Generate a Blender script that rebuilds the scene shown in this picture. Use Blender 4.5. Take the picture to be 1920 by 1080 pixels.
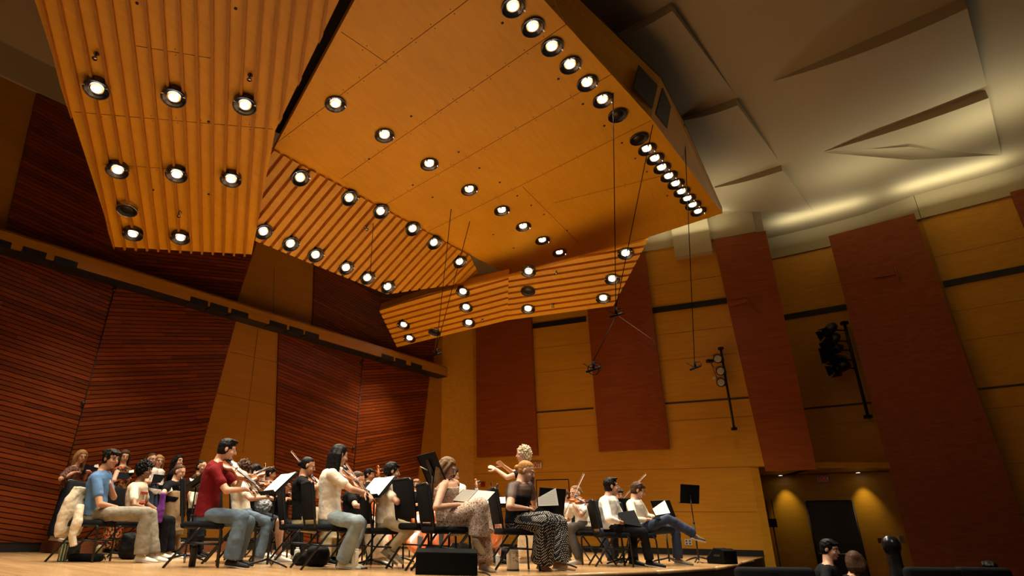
import bpy, bmesh, math, random
from mathutils import Vector, Matrix
random.seed(7)
for o in list(bpy.data.objects): bpy.data.objects.remove(o)
SC = bpy.context.scene
COL = SC.collection

# ---------------------------------------------------------------- camera
F, CX, CY, H = 1119.0, 825.0, 540.0, 0.38          # focal length and optical centre in px of a 1920 wide frame, eye height above the stage
ROLL = math.atan(0.017)
_dh = ((1001.0 + 0.017 * (CX - 960)) - CY) * math.cos(ROLL)
PITCH = math.atan(_dh / F)
EYE = Vector((0, 0, H))
cd = bpy.data.cameras.new('camera'); cam = bpy.data.objects.new('camera', cd); COL.objects.link(cam)
cd.sensor_width = 36; cd.lens = F / 1920 * 36; cd.shift_x = (960 - CX) / 1920; cd.clip_start = 0.05; cd.clip_end = 200
SC.camera = cam
def ray(x, y):
    u = (x - CX) / F; v = -(y - CY) / F
    c, s = math.cos(ROLL), math.sin(ROLL)
    a = u * c - v * s; b = u * s + v * c
    return Vector((a, math.cos(PITCH) - b * math.sin(PITCH), math.sin(PITCH) + b * math.cos(PITCH)))
_fw = ray(CX, CY).normalized(); _up = (ray(CX, CY - 100) - ray(CX, CY)).normalized(); _rt = _fw.cross(_up)
cam.matrix_world = Matrix.Translation(EYE) @ Matrix((( _rt.x, _up.x, -_fw.x), (_rt.y, _up.y, -_fw.y), (_rt.z, _up.z, -_fw.z))).to_4x4()

# ---------------------------------------------------------------- world and exposure
W = bpy.data.worlds.new('World'); SC.world = W; W.use_nodes = True
W.node_tree.nodes['Background'].inputs[0].default_value = (1.0, 0.62, 0.32, 1)
W.node_tree.nodes['Background'].inputs[1].default_value = 0.09
SC.view_settings.view_transform = 'Standard'; SC.view_settings.look = 'None'
SC.view_settings.exposure = 0.12; SC.view_settings.gamma = 1.0; SC.view_settings.use_curve_mapping = False

def lamp(name, kind, loc, energy, color=(1, .9, .75), parent=None, **kw):
    l = bpy.data.lights.new(name, kind); l.energy = energy; l.color = color
    for k, v in kw.items(): setattr(l, k, v)
    o = bpy.data.objects.new(name, l); COL.objects.link(o); o.location = loc
    if parent: o.parent = parent
    return o
def aim(o, d):
    o.rotation_mode = 'QUATERNION'; o.rotation_quaternion = Vector(d).to_track_quat('-Z', 'Y')

# ---------------------------------------------------------------- pixel -> place
def onz(x, y, z):
    d = ray(x, y); return EYE + d * ((z - H) / d.z)
def onY(x, y, Y):
    d = ray(x, y); return EYE + d * (Y / d.y)
def plane(p, a, b): return (Vector(p), Vector(a).cross(Vector(b)).normalized())
def hit(x, y, pl, off=0.0):
    n = pl[1]
    if n.dot(EYE - pl[0]) < 0: n = -n
    d = ray(x, y); t = (pl[0] + n * off - EYE).dot(n) / d.dot(n); return EYE + d * t

# ---------------------------------------------------------------- materials
def newmat(name):
    m = bpy.data.materials.new(name); m.use_nodes = True
    nt = m.node_tree; b = nt.nodes['Principled BSDF']; return m, nt, b
def plain(name, col, rough=.6, metal=0.0, emit=None, es=1.0, bump=0.0, bscale=60, spec=.5, alpha=1.0, var=0.0, vscale=8, sheen=0):
    m, nt, b = newmat(name)
    b.inputs['Base Color'].default_value = (*col, 1); b.inputs['Roughness'].default_value = rough; b.inputs['Metallic'].default_value = metal
    b.inputs['Specular IOR Level'].default_value = spec
    tc = nt.nodes.new('ShaderNodeTexCoord')
    if var:
        n = nt.nodes.new('ShaderNodeTexNoise'); n.inputs['Scale'].default_value = vscale; n.inputs['Detail'].default_value = 5
        nt.links.new(tc.outputs['Object'], n.inputs['Vector'])
        r = nt.nodes.new('ShaderNodeValToRGB'); r.color_ramp.elements[0].position = .35; r.color_ramp.elements[1].position = .65
        r.color_ramp.elements[0].color = (*[c * (1 - var) for c in col], 1); r.color_ramp.elements[1].color = (*[min(1, c * (1 + var)) for c in col], 1)
        nt.links.new(n.outputs[0], r.inputs[0]); nt.links.new(r.outputs[0], b.inputs['Base Color'])
    if bump:
        n = nt.nodes.new('ShaderNodeTexNoise'); n.inputs['Scale'].default_value = bscale; n.inputs['Detail'].default_value = 4
        nt.links.new(tc.outputs['Object'], n.inputs['Vector'])
        bp = nt.nodes.new('ShaderNodeBump'); bp.inputs['Strength'].default_value = bump; bp.inputs['Distance'].default_value = .02
        nt.links.new(n.outputs[0], bp.inputs['Height']); nt.links.new(bp.outputs[0], b.inputs['Normal'])
    if emit:
        b.inputs['Emission Color'].default_value = (*emit, 1); b.inputs['Emission Strength'].default_value = es
    if alpha < 1: b.inputs['Alpha'].default_value = alpha
    if sheen: b.inputs['Sheen Weight'].default_value = sheen
    return m
def wood(name, c1, c2, axis, rough=.45, scale=3.0, stretch=14, tone=False, coat=0.0, seams=None, blotch=0.0, spec=.4):
    """grain runs along the world direction 'axis'"""
    m, nt, b = newmat(name)
    L = nt.links.new; N = nt.nodes.new
    g = N('ShaderNodeNewGeometry')
    a = Vector(axis).normalized(); t = Vector((0, 0, 1)) if abs(a.z) < .9 else Vector((1, 0, 0)); u = a.cross(t).normalized(); w = a.cross(u)
    def dot(v):
        d = N('ShaderNodeVectorMath'); d.operation = 'DOT_PRODUCT'; d.inputs[1].default_value = v; L(g.outputs['Position'], d.inputs[0]); return d.outputs['Value']
    cb = N('ShaderNodeCombineXYZ')
    for k, (v, s) in enumerate(((a, 1.0), (u, stretch), (w, stretch))): L(dot(v * s), cb.inputs[k])
    n = N('ShaderNodeTexNoise'); n.inputs['Scale'].default_value = scale; n.inputs['Detail'].default_value = 6; n.inputs['Roughness'].default_value = .65
    L(cb.outputs[0], n.inputs['Vector'])
    r = N('ShaderNodeValToRGB'); r.color_ramp.elements[0].position = .3; r.color_ramp.elements[1].position = .7
    r.color_ramp.elements[0].color = (*c1, 1); r.color_ramp.elements[1].color = (*c2, 1)
    L(n.outputs[0], r.inputs[0]); col = r.outputs[0]
    def mul(col, fac, amt=1.0):
        x = N('ShaderNodeMix'); x.data_type = 'RGBA'; x.blend_type = 'MULTIPLY'; x.inputs[0].default_value = amt
        L(col, x.inputs[6]); L(fac, x.inputs[7]); return x.outputs[2]
    if tone:
        at = N('ShaderNodeAttribute'); at.attribute_name = 'tone'; col = mul(col, at.outputs['Color'])
    if blotch:
        n2 = N('ShaderNodeTexNoise'); n2.inputs['Scale'].default_value = .55; n2.inputs['Detail'].default_value = 3
        L(g.outputs['Position'], n2.inputs['Vector'])
        r2 = N('ShaderNodeValToRGB'); r2.color_ramp.elements[0].position = .35; r2.color_ramp.elements[1].position = .65
        r2.color_ramp.elements[0].color = (1 - blotch,) * 3 + (1,); r2.color_ramp.elements[1].color = (1, 1, 1, 1)
        L(n2.outputs[0], r2.inputs[0]); col = mul(col, r2.outputs[0])
    L(col, b.inputs['Base Color'])
    b.inputs['Roughness'].default_value = rough; b.inputs['Specular IOR Level'].default_value = spec
    if coat: b.inputs['Coat Weight'].default_value = coat; b.inputs['Coat Roughness'].default_value = .15
    bp = N('ShaderNodeBump'); bp.inputs['Strength'].default_value = .08; bp.inputs['Distance'].default_value = .01
    L(n.outputs[0], bp.inputs['Height']); L(bp.outputs[0], b.inputs['Normal'])
    return m

# ---------------------------------------------------------------- mesh building
class MB:
    def __init__(s): s.v = []; s.f = []; s.t = []; s.sm = []
    def add(s, vs, fs, tone=1.0, smooth=False):
        o = len(s.v); s.v += [tuple(v) for v in vs]; s.f += [tuple(i + o for i in f) for f in fs]; s.t += [tone] * len(fs); s.sm += [smooth] * len(fs); return s
    def box(s, c, size, rot=None, tone=1.0):
        c = Vector(c); R = rot if rot is not None else Matrix.Identity(3)
        vs = [c + R @ Vector((x * size[0] / 2, y * size[1] / 2, z * size[2] / 2)) for x in (-1, 1) for y in (-1, 1) for z in (-1, 1)]
        return s.add(vs, [(0, 1, 3, 2), (4, 6, 7, 5), (0, 4, 5, 1), (2, 3, 7, 6), (0, 2, 6, 4), (1, 5, 7, 3)], tone)
    def rbox(s, c, size, r, rot=None):
        """box with rounded edges"""
        bm = bmesh.new(); bmesh.ops.create_cube(bm, size=1)
        for v in bm.verts: v.co = Vector((v.co.x * size[0], v.co.y * size[1], v.co.z * size[2]))
        bmesh.ops.bevel(bm, geom=bm.edges[:], offset=min(r, min(size) * .49), segments=3, affect='EDGES', profile=.5)
        R = rot if rot is not None else Matrix.Identity(3); c = Vector(c)
        bm.verts.ensure_lookup_table(); bm.verts.index_update()
        s.add([c + R @ v.co for v in bm.verts], [[v.index for v in f.verts] for f in bm.faces], smooth=True); bm.free(); return s
    def slab(s, poly, n, th, tone=1.0):
        """polygon extruded by th along n"""
        k = len(poly); n = Vector(n) * th
        p = [Vector(q) for q in poly]; vs = p + [q + n for q in p]
        fs = [tuple(range(k)), tuple(range(2 * k - 1, k - 1, -1))] + [(i, i + k, (i + 1) % k + k, (i + 1) % k) for i in range(k)]
        return s.add(vs, fs, tone)
    def tube(s, pts, r, n=8, cap=True):
        pts = [Vector(p) for p in pts]; rs = r if isinstance(r, (list, tuple)) else [r] * len(pts)
        vs = []; fs = []; prev = None
        for i, p in enumerate(pts):
            d = (pts[min(i + 1, len(pts) - 1)] - pts[max(i - 1, 0)]).normalized()
            if d.length < 1e-6: d = Vector((0, 0, 1))
            a = (prev - d * prev.dot(d)) if prev is not None else (Vector((0, 0, 1)) if abs(d.z) < .9 else Vector((1, 0, 0))).cross(d)
            a.normalize(); prev = a; b = d.cross(a)
            for k in range(n):
                t = 2 * math.pi * k / n; vs.append(p + (a * math.cos(t) + b * math.sin(t)) * rs[i])
        for i in range(len(pts) - 1):
            for k in range(n): fs.append((i * n + k, i * n + (k + 1) % n, (i + 1) * n + (k + 1) % n, (i + 1) * n + k))
        if cap: fs += [tuple(range(n - 1, -1, -1)), tuple(range((len(pts) - 1) * n, len(pts) * n))]
        return s.add(vs, fs, smooth=True)
    def loft(s, rings, cap=True, smooth=True):
        n = len(rings[0]); vs = [v for r in rings for v in r]; fs = []
        for i in range(len(rings) - 1):
            for k in range(n): fs.append((i * n + k, i * n + (k + 1) % n, (i + 1) * n + (k + 1) % n, (i + 1) * n + k))
        if cap: fs += [tuple(range(n - 1, -1, -1)), tuple(range((len(rings) - 1) * n, len(rings) * n))]
        return s.add(vs, fs, smooth=smooth)
    def lathe(s, prof, c=(0, 0, 0), R=None, n=20, cap=True):
        R = R if R is not None else Matrix.Identity(3); c = Vector(c)
        return s.loft([[c + R @ Vector((r * math.cos(2 * math.pi * k / n), r * math.sin(2 * math.pi * k / n), z)) for k in range(n)] for r, z in prof], cap=cap)
    def ell(s, c, rad, R=None, n=14, m=9):
        R = R if R is not None else Matrix.Identity(3); c = Vector(c)
        rings = []
        for i in range(m + 1):
            ph = -math.pi / 2 + math.pi * (i + .02 if i == 0 else i - .02 if i == m else i) / m
            rings.append([c + R @ Vector((rad[0] * math.cos(ph) * math.cos(2 * math.pi * k / n), rad[1] * math.cos(ph) * math.sin(2 * math.pi * k / n), rad[2] * math.sin(ph))) for k in range(n)])
        return s.loft(rings)
    def cap(s, a, b, ra, rb, n=12):
        """tapered capsule"""
        a = Vector(a); b = Vector(b); d = (b - a).normalized(); pts = []; rs = []
        for t in (80, 50, 20): pts.append(a - d * ra * math.sin(math.radians(t))); rs.append(ra * math.cos(math.radians(t)))
        pts += [a, b]; rs += [ra, rb]
        for t in (20, 50, 80): pts.append(b + d * rb * math.sin(math.radians(t))); rs.append(rb * math.cos(math.radians(t)))
        return s.tube(pts, rs, n)
    def build(s, name, mat, parent=None, mods=None, bevel=0.0, smooth=None):
        me = bpy.data.meshes.new(name)
        org = Vector((0, 0, 0))
        if parent is None and s.v:
            xs, ys, zs = zip(*s.v); org = Vector(((min(xs) + max(xs)) / 2, (min(ys) + max(ys)) / 2, min(zs)))
        me.from_pydata([Vector(v) - org for v in s.v], [], s.f); me.validate()
        for p, k in zip(me.polygons, s.sm): p.use_smooth = k
        if mat.node_tree.nodes.get('Attribute'):
            at = me.color_attributes.new('tone', 'FLOAT_COLOR', 'CORNER')
            for p, t in zip(me.polygons, s.t):
                for li in p.loop_indices: at.data[li].color = (t, t, t, 1)
        bm = bmesh.new(); bm.from_mesh(me); bmesh.ops.recalc_face_normals(bm, faces=bm.faces[:]); bm.to_mesh(me); bm.free()
        me.materials.append(mat)
        o = bpy.data.objects.new(name, me); COL.objects.link(o); o.location = org
        if parent is not None:
            o.parent = parent; o.matrix_parent_inverse = wm(parent).inverted(); o.location = (0, 0, 0)
        if bevel:
            m = o.modifiers.new('b', 'BEVEL'); m.width = bevel; m.segments = 2; m.limit_method = 'ANGLE'
        return o
def wm(o):
    m = Matrix.LocRotScale(o.location, o.rotation_euler.to_quaternion() if o.rotation_mode != 'QUATERNION' else o.rotation_quaternion, o.scale)
    if o.parent: return wm(o.parent) @ o.matrix_parent_inverse @ m
    return m
def tag(o, label=None, cat=None, group=None, kind=None):
    if label: o['label'] = label
    if cat: o['category'] = cat
    if group: o['group'] = group
    if kind: o['kind'] = kind
    return o
def empty(name, loc, rz=0, label=None, cat=None, group=None):
    o = bpy.data.objects.new(name, None); COL.objects.link(o); o.location = loc; o.rotation_euler = (0, 0, rz); o.empty_display_size = .1
    return tag(o, label, cat, group)
def struct(o): o['kind'] = 'structure'; return o
def copy_tree(o, parent=None):
    c = o.copy(); COL.objects.link(c)
    if parent is not None: c.parent = parent
    for ch in [x for x in bpy.data.objects if x.parent == o and x != c]: copy_tree(ch, c)
    return c
def clip(poly, p, n):
    """keep the side of a convex polygon where (x-p).n >= 0"""
    out = []
    for i, a in enumerate(poly):
        b = poly[(i + 1) % len(poly)]; da = (a - p).dot(n); db = (b - p).dot(n)
        if da >= 0: out.append(a)
        if (da < 0) != (db < 0): out.append(a.lerp(b, da / (da - db)))
    return out
def strips(mb, poly, nrm, d, pitch, width, th, tones=(.75, 1.15), seg=None, off=0.0):
    """parallel boards along d clipped to a convex polygon, th thick along nrm"""
    d = (d - nrm * d.dot(nrm)).normalized(); u = nrm.cross(d)
    o = poly[0]; lo = min((q - o).dot(u) for q in poly); hi = max((q - o).dot(u) for q in poly)
    l0 = min((q - o).dot(d) for q in poly); l1 = max((q - o).dot(d) for q in poly)
    k = lo - random.random() * pitch * 0 + off
    while k < hi:
        q = clip(clip(poly, o + u * k, u), o + u * (k + width), -u)
        if len(q) >= 3:
            if seg:
                a = l0 - random.random() * seg
                while a < l1:
                    L = seg * random.uniform(.5, 1.3)
                    w = clip(clip(q, o + d * a, d), o + d * (a + L - .003), -d)
                    if len(w) >= 3: mb.slab(w, nrm, th, random.uniform(*tones))
                    a += L
            else: mb.slab(q, nrm, th, random.uniform(*tones) if tones else 1.0)
        k += pitch

# ================================================================ the hall
# stage axes: the back wall (left in view) runs along WD
LP0 = onz(0, 468, 4.5) + Vector((-.25, .25, 0)); LP1 = onz(830, 708, 4.5) + Vector((-.25, .25, 0))
WD = (LP1 - LP0); WD.z = 0; WD.normalize()
WN = Vector((WD.y, -WD.x, 0))                      # out of the left wall, towards the room
LW = (LP0.copy(), WN)
ZT, ZC, ZF = 7.75, 8.4, -1.0                       # wall top, ceiling, house floor
DA = (ray(1740, 1250)).normalized(); DB = (ray(1740, 655)).normalized()

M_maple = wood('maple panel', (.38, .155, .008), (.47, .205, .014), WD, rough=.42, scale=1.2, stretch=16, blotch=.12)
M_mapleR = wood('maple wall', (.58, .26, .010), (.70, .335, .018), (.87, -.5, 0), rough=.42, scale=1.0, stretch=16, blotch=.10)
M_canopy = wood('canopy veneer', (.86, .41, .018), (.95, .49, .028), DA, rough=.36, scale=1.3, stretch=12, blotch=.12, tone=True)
M_cherry = wood('cherry boards', (.155, .025, .003), (.23, .044, .005), DA, rough=.35, scale=1.5, stretch=12, tone=True)
M_cherryP = wood('cherry veneer panel', (.21, .040, .003), (.33, .074, .006), (.87, -.5, 0), rough=.38, scale=1.2, stretch=14)
M_gap = plain('dark backing', (.012, .005, .003), .8)
M_canopyShade = wood('canopy shade veneer', (.50, .19, .010), (.60, .24, .014), DA, rough=.4, scale=1.3, stretch=12, tone=True)  # shading of batten sides and grooves, painted as a darker veneer colour
M_black = plain('black trim', (.008, .008, .009), .5)
M_plaster = plain('cream plaster', (.44, .36, .22), .75)
M_floor = wood('stage floor', (.35, .195, .078), (.47, .285, .13), WN, rough=.24, scale=1.4, stretch=9, tone=True, coat=.15)
M_house = plain('house carpet', (.02, .01, .008), .9)

def ext(a, b, z, pl=LW, off=0.0):
    p, q = hit(*a, pl, off), hit(*b, pl, off); return p.lerp(q, (z - p.z) / (q.z - p.z))
# --- left (stage back) wall: light veneer with herringbone board fields
a0 = LP0 - WD * 9; a1 = LP0 + WD * ((LP1 - LP0).length + .35)
def wallrect(mb, p, q, z0, z1, n, th=.2): mb.slab([Vector((p.x, p.y, z0)), Vector((q.x, q.y, z0)), Vector((q.x, q.y, z1)), Vector((p.x, p.y, z1))], n, th)
m = MB(); wallrect(m, a0, a1, ZF, ZT, -WN); struct(m.build('wall_left', M_maple))
lines = dict(
    E0=((-300, 900), (-240, 600)), E1=((156, 756), (213, 542)), E2=((372, 860), (440, 605)), E3=((514, 875), (521, 640)), E4=((663, 860), (677, 685)), E5=((785, 870), (803, 716)),
    V0=((8, 441), (68, 175)), V1=((250, 516), (258, 478)), V2=((440, 575), (480, 455)), V3=((585, 600), (588, 500)), V4=((708, 642), (712, 575)), V5=((810, 690), (815, 640)))
def field(name, l, r, z0, z1, d, off=0.0):
    poly = [ext(*lines[l], z0), ext(*lines[r], z0), ext(*lines[r], z1), ext(*lines[l], z1)]
    m = MB(); strips(m, [p + WN * .012 for p in poly], WN, d, .075, .062, .03, (.62, 1.2), seg=2.6)
    b = MB(); b.slab([p for p in poly], WN, .012)
    o = struct(b.build('trim_' + name, M_gap)); m.build('boards', M_cherry, o); return o
k = 0
for l, r, d in (('E0', 'E1', DA), ('E1', 'E2', DB), ('E3', 'E4', DA), ('E4', 'E5', DB)): k += 1; field(str(k), l, r, .14, 4.75, d)
for l, r, d in (('V0', 'V1', DA), ('V1', 'V2', DB), ('V3', 'V4', DA), ('V4', 'V5', DB)): k += 1; field(str(k), l, r, 4.75, ZT - .02, d)
# hairline joint between the two lower herringbone fields, with its two small fixing knobs, and joints in the light strips
m = MB()
for e, nm in (('E1', 0), ('E4', 0)):
    p, q = ext(*lines[e], 0.14), ext(*lines[e], 4.6); m.tube([p + WN * .05, q + WN * .05], .008, 6)
for x, y in ((156, 756), (214, 543), (663, 840), (677, 681)): m.ell(hit(x, y, LW, .06), (.035, .035, .035))
struct(m.build('trim_joint_rods', M_black))
m = MB()
for a, b in (((484, 615), (455, 850)), ((514, 500), (512, 600)), ((395, 735), (517, 760)), ((432, 660), (520, 680))):
    m.tube([hit(*a, LW, .002), hit(*b, LW, .002)], .005, 4)
struct(m.build('trim_veneer_joints', plain('joint', (.16, .07, .02), .8)))
# --- ledge
LO = .42
m = MB(); n0 = LP0 - WD * 3 ; n1 = LP0 + WD * ((LP1 - LP0).length + .12)
prof = [(.012, 4.60), (.30, 4.55), (LO, 4.55), (LO, 4.80), (LO - .03, 4.80), (LO - .03, 4.84), (.012, 4.90)]
m.loft([[p + WN * (a - 0) + Vector((0, 0, b - p.z)) for a, b in prof] for p in (n0, n1)], smooth=False)
ledge = struct(m.build('trim_ledge', M_maple, bevel=.004))
m = MB(); m.slab([n0 + Vector((0, 0, 4.535 - n0.z)) + WN * .05, n1 + Vector((0, 0, 4.535 - n1.z)) + WN * .05, n1 + Vector((0, 0, 4.535 - n1.z)) + WN * (LO - .01), n0 + Vector((0, 0, 4.535 - n0.z)) + WN * (LO - .01)], (0, 0, 1), .014)
m.build('underside', M_black, ledge)
def on_face(x, zz): # a place along the ledge face under pixel column x
    y = 468 + (708 - 468) * x / 830; p = hit(x, y, LW, LO); return Vector((p.x, p.y, zz))
for xa, xb in ((-22, 17), (38, 83), (98, 142), (355, 388), (392, 426), (432, 464), (504, 537), (541, 568), (571, 597), (715, 738), (741, 761), (770, 791)):
    p, q = on_face(xa, 4.52), on_face(xb, 4.52); s = MB()
    s.slab([p - WN * .2, q - WN * .2, q + WN * .006, p + WN * .006], (0, 0, 1), .125); s.build('slot', M_black, ledge)
# --- corner and right walls
PX = Vector
K5p = None
K = [a1, Vector((1.03, 17.38, 0)), Vector((2.7, 16.55, 0)), Vector((4.12, 15.82, 0)), Vector((5.75, 15.06, 0)), Vector((7.25, 14.3, 0)), Vector((8.22, 13.80, 0))]
_kp = (K[5], Vector((0, 0, 1)).cross(K[6] - K[5]).normalized())
J0 = hit(1404, 876, _kp); ZR = J0.z; print('ZR', ZR); JB = Vector((J0.x, J0.y, 0))
def wallpoly(name, pts, z0, z1, mat, th=.2):
    m = MB()
    for a, b in zip(pts, pts[1:]):
        n = Vector((b.y - a.y, -(b.x - a.x), 0)).normalized()
        if n.dot(EYE - a) < 0: n = -n
        wallrect(m, a, b, z0, z1, -n, th)
    return struct(m.build(name, mat))
wallpoly('wall_right_rear', K[:6] + [JB], ZF, ZR, M_mapleR)
wallpoly('wall_right_rear_upper', K, ZR, ZT, M_mapleR)
wallpoly('wall_recess_jamb', [JB, Vector((JB.x + .55, JB.y + 1.7, 0))], ZF, ZR, M_mapleR)
B3 = [Vector((7.98, 16.6, 0)), Vector((9.5, 15.4, 0)), Vector((10.6, 14.55, 0)), Vector((11.3, 13.9, 0))]
wallpoly('wall_right_side', [K[-1], Vector((8.70, 14.80, 0)), B3[0].lerp(B3[1], .6)], ZR, ZT, M_mapleR)
wallpoly('wall_right_middle', B3, ZR, ZT + .28, M_mapleR)
B4 = [Vector((11.3, 13.9, 0)), Vector((11.9, 12.95, 0)), Vector((12.93, 12.0, 0)), Vector((15.2, 9.6, 0)), Vector((17, 5, 0)), Vector((17.5, -3, 0))]
wallpoly('wall_right_front', B4, ZF, ZT, M_mapleR)
def seg(i, pts=K): return (pts[i], Vector((0, 0, 1)).cross(pts[i + 1] - pts[i]).normalized())
def vpanel(name, pl, xl, xr, y, z0, z1, off, th, mat, label=None, bulge=0.0, lean=(0, 0)):
    """upright veneer panel standing off a wall: pixel columns give its two edges at pixel row y"""
    n = pl[1] if pl[1].dot(EYE - pl[0]) > 0 else -pl[1]
    a, b = hit(xl, y, pl, off), hit(xr, y, pl, off); N = 10 if bulge else 1; m = MB(); za = a.z
    def pt(t, z):
        p = a.lerp(b, t); k = (z - za); d = (b - a).normalized()
        return Vector((p.x, p.y, z)) + n * bulge * (1 - (2 * t - 1) ** 2) + d * k * (lean[0] * (1 - t) + lean[1] * t)
    for i in range(N):
        t0, t1 = i / N, (i + 1) / N
        m.slab([pt(t0, z0), pt(t1, z0), pt(t1, z1), pt(t0, z1)], -n, th)
    o = struct(m.build(name, mat)); return o
D1 = vpanel('trim_9', seg(1), 893, 1002, 740, 2.34, ZT, .16, .14, M_cherryP)
vpanel('trim_10', (Vector((4.12, 15.82, 0)), Vector((0, 0, 1)).cross(K[4] - K[3]).normalized()), 1112, 1239, 710, 2.36, ZT - .1, .16, .14, M_cherryP, bulge=.10)
P3d = (K[5], Vector((0, 0, 1)).cross(K[6] - K[5]).normalized())
vpanel('trim_11', P3d, 1394, 1493, 700, ZR - .1, ZT - .05, .12, .14, M_cherryP, lean=(-.04, 0))
D4p = (Vector((10.55, 13.75, 0)), Vector((0, 0, 1)).cross(Vector((1.35, -1.25, 0))).normalized())
vpanel('trim_12', D4p, 1620, 1820, 700, ZF, ZT + .05, 0, .2, M_cherryP, lean=(0, -.02))
vpanel('trim_13', (Vector((13.3, 11.6, 0)), Vector((0, 0, 1)).cross(Vector((1.35, -1.25, 0))).normalized()), 2030, 2260, 700, ZF, ZT + .05, .1, .2, M_cherryP)
# black channel with slim joint line below it, on every light bay
def hline(name, pts, z, h, th, mat, off=0.0):
    m = MB()
    for a, b in pts:
        n = Vector((b.y - a.y, -(b.x - a.x), 0)).normalized()
        if n.dot(EYE - a) < 0: n = -n
        m.slab([Vector((a.x, a.y, z)) - n * .02, Vector((b.x, b.y, z)) - n * .02, Vector((b.x, b.y, z)) + n * th, Vector((a.x, a.y, z)) + n * th], (0, 0, 1), h)
    return struct(m.build(name, mat))
hline('trim_14', [(K[2] - (K[2] - K[1]) * .1, K[3]), (K[4] - (K[4] - K[3]) * .15, K[6]), (B3[1] - (B3[1] - B3[0]) * .4, B3[2]), (B3[2], B3[3]), (B4[1], B4[2]), (B4[2], B4[3])], 5.92, .15, .03, M_black)
hline('trim_15', [(K[2], K[3]), (K[4], K[6]), (B3[1] - (B3[1] - B3[0]) * .4, B3[2]), (B3[2], B3[3]), (B4[1], B4[2])], 3.47, .045, .012, plain('bronze joint', (.05, .028, .012), .5))
jm = plain('veneer joint', (.20, .085, .022), .8)
for q, z in enumerate((.92, 1.9, 3.05, 4.6, 5.3, 6.7)):
    hline('trim_%d' % (16 + q), [(K[1], K[2]), (K[2], K[3]), (K[3], K[4]), (K[4], K[6] if z > ZR else JB)] + ([(B3[1] - (B3[1] - B3[0]) * .4, B3[2]), (B3[2], B3[3])] if z > 2.7 else []) + [(B4[1], B4[2]), (B4[2], B4[3])], z, .008, .003, jm)
hline('baseboard_right', [(K[0], K[1]), (K[1], K[2]), (K[2], K[3]), (K[3], K[4]), (K[4], JB)], 0.0, .13, .03, M_black)
m = MB(); m.slab([a0 + WN * .03 + Vector((0, 0, -a0.z)), a1 + WN * .03 + Vector((0, 0, -a1.z)), a1 - Vector((0, 0, a1.z)), a0 - Vector((0, 0, a0.z))], (0, 0, 1), .22); struct(m.build('baseboard_left', M_black))
# recess with the side exit
RB = [Vector((8.6, 16.2, 0)), Vector((12.2, 13.45, 0))]
rn = Vector((RB[1].y - RB[0].y, -(RB[1].x - RB[0].x), 0)).normalized()
if rn.dot(EYE - RB[0]) < 0: rn = -rn
RBK = (RB[0] - rn * .1, rn)
RP = [Vector((p.x, p.y, 0)) - rn * .35 for p in (Vector((7.9, 16.75, 0)), Vector((12.4, 13.3, 0)))]
RPL = (RP[0], rn)
m = MB(); wallrect(m, RP[0], RP[1], ZF, ZR + .1, -rn); struct(m.build('wall_exit_recess', M_mapleR))
m = MB(); m.slab([JB + Vector((0, 0, ZR)), B4[0] + Vector((0, 0, ZR)), RP[1] + Vector((0, 0, ZR)), RP[0] + Vector((0, 0, ZR))], (0, 0, 1), .12); struct(m.build('ceiling_exit_recess', M_mapleR))
# upper cove band and ceiling
M_cove = M_plaster
cw = [a0 + WN * .05, a1 + WN * .05] ; 
def band(name, pts, off, z0=ZT, z1=ZC, mat=M_plaster):
    m = MB()
    for a, b in zip(pts, pts[1:]):
        n = Vector((b.y - a.y, -(b.x - a.x), 0)).normalized()
        if n.dot(EYE - a) < 0: n = -n
        wallrect(m, a + n * off, b + n * off, z0, z1, -n, .25)
    return struct(m.build(name, mat))
band('trim_30', [a0, a1], .06)
band('trim_31', K, .05)
band('trim_32', [K[-1], Vector((8.4, 14.6, 0)), B3[0]] , .05)
band('trim_33', B3, .05); band('trim_34', B4, .05)
band('trim_35', [K[4].lerp(K[5], .45), K[5]], .22, 7.35, ZC)
m = MB(); m.box((3, 4, ZC + .1), (46, 42, .2)); struct(m.build('ceiling', M_plaster))
# --- stage platform
fr = [onz(-700, 1062, 0), onz(60, 1092, 0), onz(500, 1089, 0), onz(838, 1082, 0), onz(1060, 1076, 0), onz(1230, 1070, 0), onz(1340, 1063.5, 0), onz(1378, 1058, 0), onz(1390, 1053, 0), onz(1412, 1049, 0)]
fr = [Vector((-9.5, 3.2, 0)), Vector((-5, 3.75, 0)), Vector((-2, 4.9, 0))] + fr[3:]
back = [Vector((7.2, 14.3, 0)), Vector((5.8, 15.3, 0)), Vector((1.2, 17.6, 0)), Vector((-.4, 17.3, 0)), Vector((-14.5, 1.0, 0))]
m = MB()
poly = fr + back
hull = poly
bm = bmesh.new(); vs = [bm.verts.new(p) for p in poly]; f = bm.faces.new(vs)
bmesh.ops.recalc_face_normals(bm, faces=[f]); 
r_ = bmesh.ops.extrude_face_region(bm, geom=[f]); bmesh.ops.translate(bm, verts=[v for v in r_['geom'] if isinstance(v, bmesh.types.BMVert)], vec=(0, 0, -.02 - .96))
bmesh.ops.translate(bm, verts=bm.verts, vec=(0, 0, -.012)); bmesh.ops.recalc_face_normals(bm, faces=bm.faces[:])
me = bpy.data.meshes.new('stage_platform'); bm.to_mesh(me); bm.free(); me.materials.append(plain('stage front', (.012, .006, .004), .6))
platform = bpy.data.objects.new('floor_stage', me); COL.objects.link(platform); struct(platform)
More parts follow.
